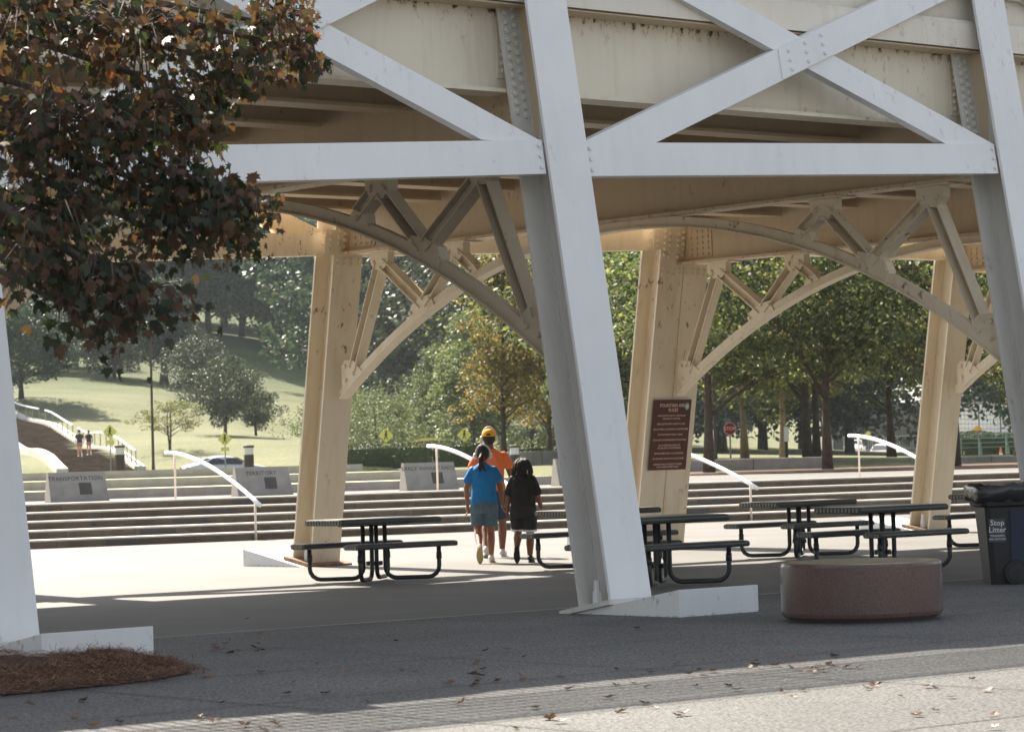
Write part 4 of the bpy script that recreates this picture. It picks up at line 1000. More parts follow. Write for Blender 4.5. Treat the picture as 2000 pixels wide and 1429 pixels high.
# pine straw bed
ms_ = gr(150, 1330); sb = MB(); ring = [(-260, 1300), (-40, 1272), (60, 1268), (140, 1268), (210, 1285), (290, 1290), (345, 1305), (372, 1316), (300, 1330), (200, 1341), (90, 1352), (-20, 1362), (-260, 1385)]
rp = [gr(*q) for q in ring]; cc_ = sum(rp, Vector((0, 0, 0))) / len(rp)
K_ = 9; base = len(sb.v)
for j in range(K_ + 1):
    f = 1 - j / K_
    for p in rp:
        q = cc_.lerp(p, f); h = .065 * (1 - f ** 3) * (1 + .5 * math.sin(q.x * 7) * math.sin(q.y * 5)); sb.v.append((q.x, q.y, .012 + h))
nr = len(rp)
sb.f = [(j * nr + i, j * nr + (i + 1) % nr, (j + 1) * nr + (i + 1) % nr, (j + 1) * nr + i) for j in range(K_) for i in range(nr)]; sb.m = [0] * len(sb.f)
M_STRAW = leafmat('pine_straw', [(0, (.07, .03, .016)), (.5, (.17, .075, .04)), (.85, (.26, .13, .07)), (1, (.38, .27, .18))], .05)
bedm = simple('straw_bed', (.06, .028, .018), .95, .4, 30, .8, 60)
sbo = sb.build('pine_straw_bed', bedm, smooth=True); tag(sbo, 'low bed of rust brown pine straw against the left footing', 'mulch bed', None, 'stuff')
gp = []
for _ in range(26000):
    i = rg.randrange(nr); f = rg.random() ** .5; q = cc_.lerp(rp[i].lerp(rp[(i + 1) % nr], rg.random()), f * (1.0 + .16 * rg.random() ** 3))
    h = .065 * (1 - min(1, f) ** 3) * (1 + .5 * math.sin(q.x * 7) * math.sin(q.y * 5)); a = rg.random() * 6.28; L = rg.uniform(.05, .13); el = rg.gauss(0, .3)
    d = Vector((math.cos(a), math.sin(a), el)) * L; w = Vector((-math.sin(a), math.cos(a), .5)) * .0016; c = Vector((q.x, q.y, .016 + h + abs(el) * L * .4 + rg.random() * .01))
    gp += [tuple(c - d / 2 - w), tuple(c + d / 2), tuple(c - d / 2 + w)]
me = np_mesh('needles', np.array(gp), 3, M_STRAW); f = bpy.data.objects.new('needles', me); SC.collection.objects.link(f); f.parent = sbo
for _ in range(26):
    i = rg.randrange(nr); q = cc_.lerp(rp[i], rg.uniform(.5, 1.05)); o = bpy.data.objects.new('fallen_leaf', rg.choice(DL)); SC.collection.objects.link(o)
    if q.x < -.19 * q.y: bpy.data.objects.remove(o); continue
    s = rg.uniform(.06, .1); o.location = (q.x, q.y, .05); o.scale = (s, s, s); o.rotation_euler = (rg.uniform(-.5, .5), rg.uniform(-.5, .5), rg.random() * 6.28)
    tag(o, 'curled dry maple leaf caught on the pine straw bed', 'leaf', 'fallen leaves on the pine straw bed')
# ------------------------------------------------------------------ right middle ground
M_WALL = simple('grey_wall_concrete', (.25, .245, .24), .8, .18, 2, .2)
M_MULCH = simple('bark_mulch', (.13, .075, .05), .95, .5, 9, .8, 30)
def tp(px, D): p = at(px, 890, D); return p
def wall(pxs, D, h, zb, th, label):
    a, b = tp(pxs[0], D[0]), tp(pxs[1], D[1]); a.z = b.z = zb; d = (b - a).normalized(); s = Vector((-d.y, d.x, 0)) * th / 2; c = (a + b) / 2
    o = thing('low_wall', c, label, 'wall', 'low grey planter walls'); mb = MB(); mb.box(Vector((0, 0, -.1)), (b - a) / 2, s, Z * (h + .1)); w = mb.build('wall_body', M_WALL, o, bevel=.02)
    mb = MB()
    L = (b - a).length; n = max(2, int(L / 2.4))
    for i in range(1, n): p = (a - c) + (b - a) * i / n; mb.box(p - Z * .05, d * .012, s * 1.012, Z * (h + .052))
    mb.build('wall_joints', M_DARKJ, w); return o
wall((1335, 1612), (97, 96), .47, .72, .45, 'low grey concrete wall behind the mulch strip, right of the brown sign')
wall((1616, 1790), (112, 113), .42, .62, .4, 'low grey wall set farther back, before the parked cars')
wall((1780, 2100), (106, 104), .34, .68, .4, 'low grey wall at right below the bleachers')
wall((990, 1110), (112, 114), .62, 1.05, .5, 'light grey planter wall right of the walkers, carrying a clipped hedge')
mb = MB()
q = [tp(1340, 84), tp(1480, 83), tp(1640, 82), tp(1900, 80), tp(2150, 80), tp(2150, 103), tp(1610, 95.5), tp(1340, 96.5)]
mb.add([Vector((p.x, p.y, tz(p.x, p.y) + .03)) for p in q], [tuple(range(len(q)))]); tag(mb.build('mulch_strip', M_MULCH), 'brown leaf mulch under the shade trees', None, None, 'stuff')
# road and pale forecourt beyond
mb = MB()
def road(name, pts, w, mat, label, dz=.04):
    mb = MB(); vs = []
    for i, p in enumerate(pts):
        d = (pts[min(i + 1, len(pts) - 1)] - pts[max(i - 1, 0)]); d.z = 0; d.normalize(); s = Vector((-d.y, d.x, 0)) * w / 2
        for q in (p - s, p + s): vs.append(Vector((q.x, q.y, tz(q.x, q.y) + dz)))
    mb.add(vs, [(2 * i, 2 * i + 1, 2 * i + 3, 2 * i + 2) for i in range(len(pts) - 1)])
    return tag(mb.build(name, mat), label, None, None, 'structure')
M_ASPH = pave('road_asphalt', (.13, .13, .13), .2, 30, .1)
M_PALEG = pave('pale_forecourt', (.44, .41, .36), .1, 12, .15)
road('road', [tp(x, 155) for x in range(-600, 2700, 60)], 9, M_ASPH, 'grey road crossing beyond the terraces')
road('far_road', [tp(x, 300) for x in range(1150, 2600, 60)], 26, M_PALEG, 'pale sunlit street and parking far behind the shade trees')
road('gravel_court', [tp(x, 205) for x in range(1150, 2200, 60)], 22, M_PALEG, 'pale dry ground beyond the low wall')
M_GAL = simple('galvanised_post', (.25, .25, .24), .5, .1, 5, 0, 60, .5, .6); M_RED = simple('stop_red', (.42, .02, .025), .4); M_SW = simple('sign_white', (.72, .72, .70), .45, .04)
M_YS = simple('sign_yellow', (.62, .62, .16), .45, .05); M_BLK = simple('sign_black', (.015, .015, .015), .5)
# stop sign
p = atx(1427, 118); o = thing('stop_sign', p, 'red octagonal STOP sign on a thin post among the shade trees', 'road sign')
hz = at(1427, 837, 118).z - p.z
mb = MB(); mb.tube([(0, 0, -.1), (0, 0, hz + .4)], .035, 8); mb.build('post', M_GAL, o)
mb = MB(); oc = lambda r, y: [Vector((r * math.cos(R(22.5 + 45 * i)), y, hz + r * math.sin(R(22.5 + 45 * i)))) for i in range(8)]
mb.prism(oc(.27, -.045), Vector((0, .006, 0))); pn = mb.build('sign_rim', M_SW, o); mb = MB(); mb.prism(oc(.25, -.050), Vector((0, .005, 0))); fc = mb.build('sign_face', M_RED, pn)
mb = MB(); text_mb(mb, [('STOP', .20, 0, 0)], Vector((0, -.053, hz - .0)), Vector((1, 0, 0)), Z); mb.build('sign_lettering', M_SW, pn)
# white topped sign post
p = atx(1537, 108, 900); o = thing('banner_post', p, 'slim dark post with a tall narrow white plate, right of the stop sign', 'sign post')
zt = at(1534, 833, 108).z - p.z; zb_ = at(1534, 862, 108).z - p.z
mb = MB(); mb.tube([(0, 0, -.1), (0, 0, zt - .05)], .06, 8); mb.build('post', M_BLK, o); mb = MB(); mb.aabb(-.09, .09, -.075, -.062, zb_, zt); mb.build('white_plate', M_SW, o, bevel=.004)

# pedestrian signs
def ped(px, py, D, label):
    p = atx(px, D); o = thing('crossing_sign', p, label, 'road sign', 'yellow pedestrian crossing signs'); hz = at(px, py, D).z - p.z
    mb = MB(); mb.tube([(0, 0, -.1), (0, 0, hz + .3)], .03, 6); mb.build('post', M_GAL, o)
    r = .35; mb = MB(); mb.prism([Vector((0, -.04, hz - r)), Vector((r, -.04, hz)), Vector((0, -.04, hz + r)), Vector((-r, -.04, hz))], Vector((0, .006, 0)))
    mb.aabb(-.2, .2, -.04, -.034, hz - r - .24, hz - r - .05); pn = mb.build('sign_face', M_YS, o)
    mb = MB(); f = -.043
    def seg(a, b, w): a = tuple(q * .68 for q in a); b = tuple(q * .68 for q in b); w *= .68; a = Vector((a[0], f, hz + a[1])); b = Vector((b[0], f, hz + b[1])); d = (b - a).normalized(); s = Vector((-d.z, 0, d.x)) * w; mb.prism([a - s, b - s * .8, b + s * .8, a + s], Vector((0, .002, 0)))
    mb.prism([Vector((.055 * math.cos(R(30 * i)) + .01, f, hz + .185 + .045 * math.sin(R(30 * i)))) for i in range(12)], Vector((0, .002, 0)))
    seg((.0, .2), (-.01, -.04), .06); seg((-.02, -.02), (-.12, -.29), .035); seg((.0, -.02), (.12, -.28), .035); seg((0, .17), (-.15, .0), .022); seg((0, .17), (.13, .02), .022)
    mb.build('walker_symbol', M_BLK, pn)
ped(216, 843, 138, 'yellow pedestrian crossing sign left of the tall thin lamp post'); ped(440, 857, 140, 'yellow pedestrian crossing sign above the silver car')
ped(755, 850, 136, 'yellow pedestrian crossing sign above the hedge, left of the grass mound'); ped(908, 849, 138, 'yellow pedestrian crossing sign right of the grass mound')
# bollard lights
M_BOL = simple('brown_bollard', (.07, .055, .045), .6, .2, 3); M_LENS = simple('frosted_lens', (.62, .62, .60), .3, .05)
for px, lab in ((234, 'brown bollard light at the foot of the hillside stairs'), (486, 'brown bollard light behind the slab reading TERRITORY'), (1005, 'brown bollard light on the planter right of the man in orange')):
    D = 92; p = atx(px, D); o = thing('bollard_light', p, lab, 'bollard light', 'brown bollard lights'); H = at(px, 869, D).z - p.z
    mb = MB(); mb.lathe((0, 0, 0), [(.16, -.1), (.16, H - .30)], 20); mb.build('bollard_body', M_BOL, o, smooth=False)
    mb = MB(); mb.lathe((0, 0, 0), [(.145, H - .30), (.145, H - .08)], 20); mb.build('lens', M_LENS, o)
    mb = MB(); mb.lathe((0, 0, 0), [(.172, H - .08), (.172, H - .01), (.15, H)], 20); mb.build('cap', M_BOL, o)
# lamp posts
def lamp(px, D, top, label):
    p = atx(px, D); o = thing('lamp_post', p, label, 'lamp post'); mb = MB(); mb.tube([(0, 0, -.1), (0, 0, .6), (0, 0, top)], [.09, .06, .04], 10); mb.build('pole', M_BOL, o)
    mb = MB(); mb.lathe((0, 0, 0), [(.05, top), (.28, top + .08), (.30, top + .16), (.05, top + .3)], 14); mb.build('lamp_head', M_BLK, o)
lamp(299, 118, 6.6, 'tall thin dark lamp post standing on the lawn at left'); lamp(1398, 100, 6.4, 'thin dark lamp post beside the tree trunk right of the brown sign')

# cars
M_CARG = simple('car_glass', (.02, .025, .03), .08, .1, 3, 0, 60, .8); M_TYRE = simple('tyre_rubber', (.02, .02, .02), .8); M_RIM = simple('wheel_rim', (.35, .35, .36), .3, .1, 8, 0, 60, .5, .8)
M_TAIL = simple('tail_lamp_red', (.45, .03, .03), .2)
def car(loc, rz, paint, label, L=4.7, W=1.82, Hh=1.45, suv=False, group=None):
    o = thing('parked_car', loc, label, 'car', group, rz)
    # x forward; stations: x, half width, z low, z shoulder, z roof/hood, half width top
    if suv: st = [(-.5, .80, .45, .80, .86, .66), (-.49, .92, .30, .95, 1.02, .78), (-.44, .96, .25, 1.0, 1.55, .70), (-.36, .98, .22, 1.0, 1.70, .70), (.0, 1, .22, .98, 1.72, .72), (.12, 1, .22, .98, 1.68, .71), (.27, .99, .22, .98, 1.08, .80), (.42, .96, .24, .92, 1.00, .76), (.49, .88, .30, .78, .84, .7), (.5, .8, .4, .7, .76, .6)]
    else: st = [(-.5, .78, .42, .78, .84, .62), (-.488, .90, .28, .88, .95, .74), (-.42, .95, .24, .92, 1.02, .76), (-.34, .98, .22, .92, 1.08, .78), (-.20, .99, .20, .92, 1.40, .66), (-.05, 1, .20, .91, 1.45, .66), (.08, 1, .20, .90, 1.38, .66), (.24, .99, .20, .89, .98, .78), (.40, .95, .22, .82, .88, .74), (.485, .86, .28, .68, .74, .66), (.5, .76, .38, .6, .64, .55)]
    rings = []
    for x, hw, zl, zsd, zt, tw_ in st:
        h = hw * W / 2; t = tw_ * W / 2; X = x * L
        rings.append([Vector(q) for q in ((X, -h * .9, zl), (X, -h, zl + .1), (X, -h, zsd - .08), (X, -h * .96, zsd), (X, -t, zt - .06), (X, -t * .82, zt), (X, t * .82, zt), (X, t, zt - .06), (X, h * .96, zsd), (X, h, zsd - .08), (X, h, zl + .1), (X, h * .9, zl))])
    mb = MB(); mb.loft(rings); body = mb.build('body', paint, o, smooth=True)
    m = body.modifiers.new('s', 'SUBSURF'); m.levels = m.render_levels = 1
    # side glass
    for s in (-1, 1):
        mb = MB()
        if suv: q = [(-.42, 1.06), (-.37, 1.56), (.10, 1.58), (.23, 1.06)]
        else: q = [(-.30, .98), (-.19, 1.30), (.07, 1.30), (.21, .96)]
        pts = []
        for x, z in q:
            hi = z > 1.2; yy = (.66 if not suv else .70) * W / 2 if hi else .93 * W / 2
            pts.append(Vector((x * L, s * (yy + .018), z)))
        mb.prism(pts, Vector((0, s * .006, .0))); g_ = mb.build('side_window', M_CARG, o)
        mb = MB(); xm = -.05 * L; mb.prism([Vector((xm - .04, s * (.95 * W / 2 + .02), .98)), Vector((xm + .04, s * (.95 * W / 2 + .02), .98)), Vector((xm + .04, s * (.67 * W / 2 + .03), (1.55 if suv else 1.31))), Vector((xm - .04, s * (.67 * W / 2 + .03), (1.55 if suv else 1.31)))], Vector((0, s * .006, 0))); mb.build('door_pillar', paint, g_)
    for (xa, za, xb, zb2, nm) in (((-.345, 1.12, -.21, 1.37, 'rear_window') if not suv else (-.455, 1.1, -.40, 1.58, 'rear_window')), ((.225, 1.03, .09, 1.34, 'windscreen') if not suv else (.26, 1.13, .135, 1.62, 'windscreen'))):
        mb = MB(); y0, y1 = .70 * W / 2, .57 * W / 2; sx_ = -1 if xa < 0 else 1
        mb.prism([Vector((xa * L + sx_ * .03, -y0, za)), Vector((xa * L + sx_ * .03, y0, za)), Vector((xb * L + sx_ * .03, y1, zb2)), Vector((xb * L + sx_ * .03, -y1, zb2))], Vector((sx_ * .006, 0, .004))); mb.build(nm, M_CARG, o)
    for x in (-.305, .315):
        for s in (-1, 1):
            c = Vector((x * L, s * (W / 2 - .1), .33)); mb = MB(); mb.tube([c - Vector((0, .11, 0)), c + Vector((0, .11, 0))], .33, 24); w = mb.build('wheel', M_TYRE, o)
            mb = MB(); mb.tube([c - Vector((0, .118, 0)), c + Vector((0, .118, 0))], .20, 16); mb.build('rim', M_RIM, w)
    for s in (-1, 1):
        mb = MB(); mb.box(Vector((-.492 * L, s * .72 * W / 2, .72)), Vector((.04, 0, 0)), Vector((0, .16, 0)), Z * .14); mb.build('tail_lamp', M_TAIL, o)
        mb = MB(); mb.box(Vector((.487 * L, s * .68 * W / 2, .60)), Vector((.04, 0, 0)), Vector((0, .17, 0)), Z * .12); mb.build('headlight', M_LENS, o)
        mb = MB(); mb.box(Vector((.16 * L, s * (W / 2 + .08), .93)), Vector((.06, 0, 0)), Vector((0, .09, 0)), Z * .12); mb.build('door_mirror', paint, o)
    return o
M_SILV = simple('silver_car_paint', (.55, .58, .60), .25, .03, 3, 0, 60, .6, .3); M_WHC = simple('white_car_paint', (.75, .76, .77), .25, .03, 3, 0, 60, .6)
p = atx(440, 157); p.z = at(440, 888, 157).z - 1.47
car(p, R(22), M_SILV, 'silver sedan passing on the road behind the slab reading TERRITORY')
p = atx(1671, 292); car(p, R(-100), M_WHC, 'white sport utility car parked facing the camera, left of the far pair', 4.8, 1.95, 1.72, True, 'white cars parked far behind the trees')
p = atx(1738, 300); car(p, R(-62), M_WHC, 'white sport utility car parked at an angle, right of the far pair', 4.8, 1.95, 1.72, True, 'white cars parked far behind the trees')
# traffic cones
M_ORA = simple('cone_orange', (.75, .16, .03), .5)
for px, D, lab in ((1955, 150, 'orange traffic cone before the green fence'), (1683, 285, 'small orange traffic cone beside the left white car')):
    p = atx(px, D); o = thing('traffic_cone', p, lab, 'traffic cone'); mb = MB(); mb.lathe((0, 0, 0), [(.14, .03), (.03, .85)], 14); mb.build('cone_body', M_ORA, o); mb = MB(); mb.aabb(-.2, .2, -.2, .2, 0, .03); mb.build('cone_base', M_ORA, o)
    mb = MB(); mb.lathe((0, 0, 0), [(.098, .36), (.076, .52)], 14); mb.build('white_band', M_SW, o)
# far buildings
def building(px0, px1, D, ztop, depth, mat, label, rows, wmat, zb_=None):
    a, b = tp(px0, D), tp(px1, D); c = (a + b) / 2; c.z = -.5; w = (b - a).length; H = ztop + .5
    o = thing('far_building', c, label, 'building'); mb = MB(); mb.aabb(-w / 2, w / 2, 0, depth, 0, H); wl = mb.build('wall', mat, o)
    mb = MB(); mb.aabb(-w / 2 - .2, w / 2 + .2, -.2, depth + .2, H, H + .35); mb.build('roof', M_WALL, o)
    for (z, h, n, ww) in rows:
        for i in range(n):
            x = -w / 2 + w * (i + .5) / n; mb = MB(); mb.aabb(x - ww / 2, x + ww / 2, -.03, .05, z, z + h); f_ = mb.build('window', M_SW, o); mb = MB(); mb.aabb(x - ww / 2 + .08, x + ww / 2 - .08, -.05, -.032, z + .08, z + h - .08); mb.build('pane', wmat, f_)
building(1625, 1860, 345, 6.5, 20, simple('grey_block', (.20, .185, .175), .8, .1, .5), 'low grey brown building behind the parked white cars', [(1.8, 1.6, 9, 1.4)], M_CARG)
building(1868, 2180, 310, 5.8, 18, simple('white_metal_siding', (.62, .63, .62), .6, .08, .6), 'long pale building behind the green fence', [(1.2, 2.2, 8, 2.2)], M_CARG)
# green fence
M_GRN = simple('dark_green_coating', (.02, .07, .055), .5); a, b = tp(1872, 190), tp(2120, 195); a.z = tz(a.x, a.y); b.z = tz(b.x, b.y); L = (b - a).length; d = (b - a).normalized()
o = thing('green_mesh_fence', a, 'tall dark green mesh fence before the long pale building', 'fence')
n = int(L / 1.55)
for i in range(n + 1): mb = MB(); q = d * L * i / n; mb.tube([q, q + Z * 3.1], .04, 6); mb.build('fence_post', M_GRN, o)
mb = MB()
for z in np.arange(.05, 3.1, .3): mb.tube([Z * z, d * L + Z * z], .012, 4)
x = 0
while x < L: mb.tube([d * x, d * x + Z * 3.0], .008, 3); x += .3
mb.build('mesh_panel', M_GRN, o)
# bleachers
p = atx(1940, 128); o = thing('bleacher', p, 'pale green metal bleacher rows before the green fence', 'bleacher', None, R(-6)); M_BLE = simple('bleacher_green', (.28, .38, .33), .5)
for i in range(4): mb = MB(); mb.aabb(-1.8, 1.9, i * .6, i * .6 + .28, .32 + i * .2, .36 + i * .2); mb.build('bench_row', M_BLE, o)
mb = MB()
for x in (-1.7, -.5, .7, 1.8):
    for i in range(4): mb.tube([(x, i * .6 + .14, 0), (x, i * .6 + .14, .32 + i * .2)], .03, 5)
    mb.tube([(x, -.1, .02), (x, 2.1, .85)], .025, 5)
mb.build('support_frame', M_BLE, o)
p = atx(1911, 176); o = thing('yellow_sign', p, 'round orange yellow sign on a thin post by the green fence', 'sign'); zz = at(1911, 840, 176).z - p.z
mb = MB(); mb.tube([(0, 0, -.1), (0, 0, zz)], .03, 6); mb.build('post', M_GAL, o); mb = MB(); mb.prism([Vector((.27 * math.cos(R(30 * i)), -.035, zz + .27 * math.sin(R(30 * i)))) for i in range(12)], Vector((0, .005, 0))); mb.build('sign_face', simple('amber_sign', (.7, .38, .02), .5), o)
p = atx(1697, 290); o = thing('yellow_sign', p, 'yellow diamond warning sign between the two far white cars', 'sign'); mb = MB(); mb.tube([(0, 0, -.1), (0, 0, 2.3)], .04, 6); mb.build('post', M_GAL, o); mb = MB(); mb.prism([Vector((0, -.05, 1.7)), Vector((.45, -.05, 2.15)), Vector((0, -.05, 2.6)), Vector((-.45, -.05, 2.15))], Vector((0, .005, 0))); mb.build('sign_face', M_YS, o)

# ------------------------------------------------------------------ hillside stairs
M_STP = simple('stair_brown', (.16, .115, .08), .9, .3, 1.2, .3, 4); M_CURB = simple('pale_curb', (.50, .48, .44), .8, .08, 1)
cl = [(198, 916, 176), (168, 905, 186), (125, 886, 197), (85, 858, 208), (48, 832, 219), (0, 806, 229), (-60, 780, 240)]
cp_ = [at(*q) for q in cl]; cp_ = [Vector((p.x, p.y, tz(p.x, p.y))) for p in cp_]
pts = [cp_[i].lerp(cp_[i + 1], f / 8) for i in range(len(cp_) - 1) for f in range(8)] + [cp_[-1]]
def off(i, w): d = pts[min(i + 1, len(pts) - 1)] - pts[max(i - 1, 0)]; d.z = 0; d.normalize(); q = pts[i] + Vector((-d.y, d.x, 0)) * w; q.z = tz(pts[i].x, pts[i].y); return q
o = thing('hillside_stairs', pts[0], 'brown brick stairs with pale curbs climbing the hill at far left', 'stairs')
def ribbon(w0, w1, z0, z1, nm, mat, step=False):
    mb = MB()
    for i in range(len(pts) - 1):
        a0, a1, b0, b1 = off(i, w0), off(i, w1), off(i + 1, w0), off(i + 1, w1); zt = (a0.z if step else None)
        q = [a0 + Z * z0, a1 + Z * z0, b1 + Z * z0, b0 + Z * z0]; t = [a0 + Z * z1, a1 + Z * z1, b1 + Z * z1, b0 + Z * z1]
        if step:
            for v in t: v.z = a0.z + z1 + .1
        mb.box8(q + t)
    return mb.build(nm, mat, o, org=pts[0])
ribbon(-2.0, 2.0, -.5, .06, 'flight', M_STP, True); ribbon(2.0, 2.7, -.6, .30, 'curb', M_CURB); ribbon(-2.7, -2.0, -.6, .32, 'curb', M_CURB)
hr = thing('stair_railing', pts[0], 'white railing with thin posts along the right side of the hillside stairs', 'railing')
for i in range(0, len(pts), 2):
    q = off(i, -2.1) - pts[0]; mb = MB(); mb.tube([q, q + Z * 1.25], .035, 5); mb.build('post', M_GAL, hr)
for a in range(0, len(pts) - 1, 12):
    e = min(a + 10, len(pts) - 1)
    if e - a > 1: mb = MB(); mb.tube([off(i, -2.1) - pts[0] + Z * 1.25 for i in range(a, e + 1)], .07, 6); mb.build('top_rail', M_RAIL, hr)

# ------------------------------------------------------------------ people
def skin(name, c): return simple(name, c, .5, .06, 10, 0, 60, .4)
def remesh(mb, name, mat, parent, voxel=.008, sm=4, it=.5):
    me = bpy.data.meshes.new('tmp'); me.from_pydata([tuple(v) for v in mb.v], [], mb.f); me.update()
    o = bpy.data.objects.new('tmp', me); SC.collection.objects.link(o)
    bm_ = bmesh.new(); bm_.from_mesh(me); bmesh.ops.recalc_face_normals(bm_, faces=bm_.faces); bm_.to_mesh(me); bm_.free()
    r = o.modifiers.new('r', 'REMESH'); r.mode = 'VOXEL'; r.voxel_size = voxel; r.use_smooth_shade = True
    s = o.modifiers.new('s', 'SMOOTH'); s.factor = it; s.iterations = sm
    dg = bpy.context.evaluated_depsgraph_get(); m2 = bpy.data.meshes.new_from_object(o.evaluated_get(dg)); bpy.data.objects.remove(o); bpy.data.meshes.remove(me)
    m2.name = name; m2.materials.clear(); m2.materials.append(mat)
    m2.polygons.foreach_set('use_smooth', [True] * len(m2.polygons))
    ob = bpy.data.objects.new(name, m2); SC.collection.objects.link(ob); ob.parent = parent; return ob
def torso_rings(mb, rings, seg=20):
    R_ = []
    for (z, cx, cy, rx, ry) in rings:
        R_.append([Vector((cx + rx * math.copysign(abs(math.cos(a)) ** .85, math.cos(a)), cy + ry * math.copysign(abs(math.sin(a)) ** .85, math.sin(a)), z)) for a in [2 * math.pi * i / seg for i in range(seg)]])
    mb.loft(R_)
def hand(mb, w, e, sc=1.0, inward=1):
    # w wrist, e elbow: relaxed hand hanging on from the forearm; palm faces the thigh
    w, e = Vector(w), Vector(e); d = (w - e).normalized(); f = Vector((0, 1, 0)); f = (f - d * f.dot(d)).normalized(); s = d.cross(f)
    mb.capsule(w, w + d * .055 * sc, .021 * sc, .026 * sc, 10); mb.capsule(w + d * .03 * sc - f * .018 * sc, w + d * .07 * sc - f * .026 * sc, .018 * sc, .015 * sc, 8); mb.capsule(w + d * .03 * sc + f * .016 * sc, w + d * .07 * sc + f * .026 * sc, .018 * sc, .015 * sc, 8)
    for i, L in enumerate((.068, .078, .073, .056)):
        o_ = (.031 - i * .0205) * sc; k = w + d * .078 * sc + f * o_; b = (-s * inward)
        k1 = k + d * L * .45 * sc + b * .004 * sc; k2 = k1 + (d * .8 + b * .5).normalized() * L * .35 * sc; k3 = k2 + (d * .5 + b * .8).normalized() * L * .25 * sc
        mb.capsule(k, k1, .0095 * sc, .009 * sc, 8); mb.capsule(k1, k2, .009 * sc, .0082 * sc, 8); mb.capsule(k2, k3, .0082 * sc, .007 * sc, 8)
    t0 = w + d * .025 * sc + f * .024 * sc; t1 = t0 + (d * .6 + f * .7 - s * inward * .3).normalized() * .04 * sc; t2 = t1 + (d * .95 + f * .25 - s * inward * .4).normalized() * .032 * sc
    mb.capsule(t0, t1, .0125 * sc, .011 * sc, 8); mb.capsule(t1, t2, .011 * sc, .0085 * sc, 8)
def person(loc, rz, label, J, k, skc, shirt, shorts, shoe, sole, shirt_len, short_len, sleeve=.6, voxel=.007, group=None, bulk=1.0, shorts_trim=None, face=True):
    """J: joints in metres for a figure facing +Y, k: size factor for radii"""
    o = thing('person', loc, label, 'person', group, rz); b = bulk
    g = {n: Vector(v) for n, v in J.items()}
    mb = MB()
    # legs
    for s in 'lr':
        h, kn, an = g['hip_' + s], g['knee_' + s], g['ank_' + s]
        mb.capsule(h, kn, .082 * k * b, .052 * k * b, 16); mb.capsule(kn, kn.lerp(an, .35), .050 * k * b, .056 * k * b, 14); mb.capsule(kn.lerp(an, .35), an, .056 * k * b, .033 * k * b, 14)
        calf = kn.lerp(an, .32) + Vector((0, -.018, 0)) * k; mb.ell(calf, (.046 * k * b, .05 * k * b, .1 * k))
        td = g['toe_' + s] - an; td.normalize(); hd = g['heel_' + s]
        mb.capsule(hd, g['toe_' + s], .028 * k, .024 * k, 10); mb.capsule(an, hd, .032 * k, .028 * k, 10)
    zh = (g['hip_l'].z + g['hip_r'].z) / 2; zsn = (g['sh_l'].z + g['sh_r'].z) / 2; wsh = (g['sh_r'].x - g['sh_l'].x) / 2; cx = (g['hip_l'].x + g['hip_r'].x) / 2; c2 = (g['sh_l'].x + g['sh_r'].x) / 2
    tl = zsn - zh
    torso_rings(mb, [(zh - .10 * k, cx, 0, .10 * k * b, .09 * k), (zh - .03 * k, cx, -.01, .155 * k * b, .115 * k * b), (zh + .06 * k, cx, -.01, .155 * k * b, .115 * k * b), (zh + tl * .38, (cx + c2) / 2, 0, .128 * k * b, .095 * k * b), (zh + tl * .7, c2, .0, .152 * k * b, .11 * k * b), (zh + tl * .93, c2, -.005, wsh * .92, .095 * k), (zh + tl * 1.05, c2, -.005, wsh * .55, .07 * k), (zh + tl * 1.12, c2, 0, .06 * k, .06 * k)])
    hd = g['head']; mb.capsule(Vector((c2, -.005, zsn)), hd - Z * .09 * k, .055 * k, .052 * k, 14)
    hr_ = .5 * .215 * k
    mb.ell(hd, (.076 * k, .094 * k, .108 * k), 20); mb.ell(hd + Vector((0, .03, -.055)) * k, (.052 * k, .06 * k, .06 * k), 16)
    yd = 1
    mb.capsule(hd + Vector((0, .090, .01)) * k, hd + Vector((0, .112, -.022)) * k, .009 * k, .014 * k, 8)
    for s in (-1, 1): mb.ell(hd + Vector((s * .077, -.005, -.01)) * k, (.011 * k, .02 * k, .032 * k), 10)
    mb.capsule(hd + Vector((-.02, .086, -.058)) * k, hd + Vector((.02, .086, -.058)) * k, .008 * k, .008 * k, 8)
    for s, q in (('l', -1), ('r', 1)):
        sh, el, wr = g['sh_' + s], g['el_' + s], g['wr_' + s]
        sh = sh + Vector((-q * .02, 0, -.03)) * k; mb.capsule(sh, el, .050 * k * b, .038 * k * b, 14); mb.capsule(el, el.lerp(wr, .3), .038 * k * b, .039 * k * b, 12); mb.capsule(el.lerp(wr, .3), wr, .039 * k * b, .023 * k, 12)
        hand(mb, wr, el, k, -q)
    body = remesh(mb, 'body', skc, o, voxel, 2, .4)
    # shirt
    m2 = MB(); zb_ = zh + tl * shirt_len
    torso_rings(m2, [(zb_, cx, -.01, .178 * k * b, .135 * k * b), (zb_ + .05 * k, cx, -.01, .178 * k * b, .137 * k * b), (zh + tl * .42, (cx + c2) / 2, -.004, .162 * k * b, .128 * k * b), (zh + tl * .72, c2, -.004, .172 * k * b, .132 * k * b), (zh + tl * .94, c2, -.006, wsh * 1.02, .108 * k), (zh + tl * 1.04, c2, -.005, wsh * .66, .082 * k), (zh + tl * 1.10, c2, -.004, .068 * k, .066 * k)], 24)
